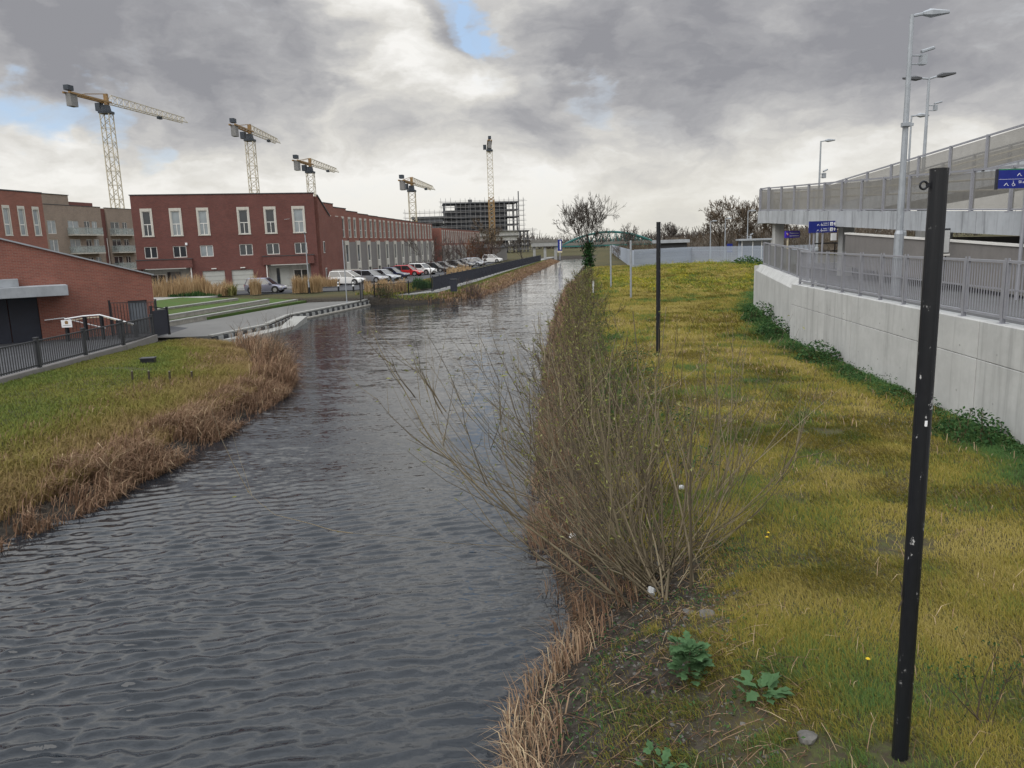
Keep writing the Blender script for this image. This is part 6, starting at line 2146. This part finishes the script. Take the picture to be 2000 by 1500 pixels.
bf = thing('black_fence', 'long black steel fence climbing beside the far towpath', 'fence')
flat_rail(bf, [(-7.2, 73.4, .80), (-3.95, 95., .8), (-.6, 119., .85), (7.2, 172., .9)], 1.32, .2, .055, 'dark_navy', 2.6, cap=290)
gt = thing('quay_gate', 'black steel mesh gate at the end of the quay promenade', 'gate', (-12.75, 66.2, .5), R_(96))
MB().bx(0, .08, -.04, .04, 0, 1.65).bx(2.5, 2.58, -.04, .04, 0, 1.8).build('post', 'black_steel', gt)
MB().bx(.08, 2.5, -.025, .025, 1.5, 1.56).bx(.08, 2.5, -.025, .025, .12, .2).build('gate_frame', 'black_steel', gt)
MB().bx(.08, 2.5, -.006, .006, .2, 1.5).build('mesh_infill', 'mesh_panel_dark', gt)
rr_ = thing('railing', 'thin black railing along the grassy far bank corner', 'railing')
flat_rail(rr_, [(-12.1, 69.4, .62), (-9.2, 70.9, .70), (-7.3, 73.2, .78)], 1.15, .125, .022, 'black_steel', 3.1, post_w=.07, top_w=.035)
tb = thing('litter_bin', 'square black bin on the towpath at the fence end', 'bin', (-5.2, 73.0, .72))
MB().box((0, 0, .55), (.62, .62, 1.1)).build('body', 'dark_navy', tb, bevel=.02)
MB().box((0, 0, 1.13), (.66, .66, .06)).build('lid', 'black_steel', tb)

# railings of the yard on the near-left bank
yr = thing('railing', 'dark grey bar railing on a low kerb between the yard and the grass bank', 'railing')
flat_rail(yr, [(-16.85, 15.0, 1.18), (-16.85, 33.3, 1.18), (-17.35, 37.2, 1.1)], 1.0, .135, .026, 'charcoal', 3.05, post_w=.12, top_w=.05)
kb = thing('kerb_wall', 'low dark concrete kerb carrying the yard railing', 'kerb')
for (xa, ya), (xb, yb) in (((-16.85, 12.), (-16.85, 33.3)), ((-16.85, 33.3), (-17.35, 37.4))):
    L, an, ux, uy = seg((xa, ya), (xb, yb))
    n = max(1, round(L / 3.05))
    for j in range(n):
        t = (j + .5) / n
        MB().box((xa + (xb - xa) * t, ya + (yb - ya) * t, 1.03), (L / n - .012, .26, .34), an).build('kerb_stone', 'panel_grey', kb, bevel=.015)
yg = thing('yard_gate', 'solid dark navy gate panel at the corner of the brick building', 'gate', (-17.4, 37.35, 1.05), R_(80))
MB().bx(0, 1.3, -.03, .03, .06, 1.28).build('gate_leaf', 'dark_navy', yg)
MB().bx(0, .08, -.05, .05, 0, 1.55).bx(1.25, 1.33, -.05, .05, 0, 1.4).build('post', 'black_steel', yg)
MB().tube([(.04, 0, 1.5), (1.3, 0, 1.3)], .03, 4).build('top_rail', 'black_steel', yg)
# taller railing in front of the grey door
tr = thing('railing', 'taller thin black railing in front of the grey steel door', 'railing')
flat_rail(tr, [(-20.0, 38.6, 1.05), (-17.6, 38.4, 1.05)], 1.7, .16, .022, 'black_steel', 2.4, post_w=.07, top_w=.03)

# ramp balustrade before the brick building
rb = thing('ramp_balustrade', 'black ramp balustrade with pale handrail before the brick building', 'balustrade', (0, 0, 0))
q = [(-21.4, 37.1), (-20.6, 37.3), (-19.9, 37.5), (-19.2, 37.7), (-18.5, 37.9)]
hz = [2.12, 2.22, 2.24, 1.98, 1.7]
for (x, y), h in zip(q, hz):
    MB().bx(x - .05, x + .05, y - .1, y + .1, 1.03, h - .03).build('post', 'black_steel', rb)
MB().tube([(x, y - .12, h) for (x, y), h in zip(q, hz)], .032, 6).build('handrail', 'sign_white', rb)
MB().tube([(x, y + .12, h - .12) for (x, y), h in zip(q, hz)], .022, 6).build('lower_rail', 'handrail_cream', rb)
for i in range(4):
    (x0, y0), (x1, y1) = q[i], q[i + 1]
    for j in range(5):
        t = (j + .5) / 5
        MB().tube([(x0 + (x1 - x0) * t, y0 + (y1 - y0) * t, 1.03), (x0 + (x1 - x0) * t, y0 + (y1 - y0) * t, hz[i] + (hz[i + 1] - hz[i]) * t - .04)], .011, 4).build('baluster', 'black_steel', rb)
wh = thing('wall_handrail', 'thin pale handrail fixed to the brick wall beside the black doors', 'handrail')
MB().tube([(-22.7, 37.55, 2.05), (-22.0, 37.95, 2.1), (-21.2, 38.3, 1.78), (-20.4, 38.75, 1.45)], .025, 6).build('rail', 'sign_white', wh)
for x, y, z in ((-22.5, 37.75, 2.06), (-21.2, 38.4, 1.78)): MB().tube([(x, y, z), (x, y + .12, z - .05)], .015, 5).build('bracket', 'alloy', wh)
ns = thing('notice_sign', 'small white notice with a coloured crest on the first balustrade post', 'sign', (-21.3, 36.93, 1.72), R_(12))
MB().bx(-.22, .24, -.012, .012, 0, .36).build('sign_board', 'sign_white', ns)
MB().add([(-.05, -.016, .16), (.07, -.016, .16), (.09, -.016, .28), (.01, -.016, .33), (-.07, -.016, .28)], [(0, 1, 2, 3, 4)]).build('crest', 'crane_yellow', ns)
MB().bx(-.16, .18, -.015, -.013, .09, .11).build('text_line', 'panel_grey', ns)
mh = thing('manhole_riser', 'short black manhole riser box standing in the grass', 'manhole', (-14.1, 29.6, float(hgt(-14.1, 29.6)) - .05), R_(8))
MB().box((0, 0, .12), (.50, .36, .24)).build('riser', 'black_steel', mh, bevel=.015)
MB().box((0, 0, .262), (.55, .40, .04)).build('cover', 'charcoal', mh, bevel=.01)
for i, (x, y) in enumerate(((-12.95, 25.9), (-12.5, 26.15), (-11.9, 26.4), (-11.3, 26.8))):
    st = thing('stake', ['first', 'second', 'third', 'fourth'][i] + ' short dark wooden stake from the yard side on the dry slope', 'stake', (x, y, float(hgt(x, y)) - .05), 0, 'short wooden stakes on the bank')
    MB().tube([(0, 0, 0), (.01, 0, .38)], [.04, .035], 7).build('shaft', 'hedge_brown', st)
    MB().tube([(.01, 0, .381), (.01, 0, .39)], .033, 7).build('cut_top', 'stone_seat', st)
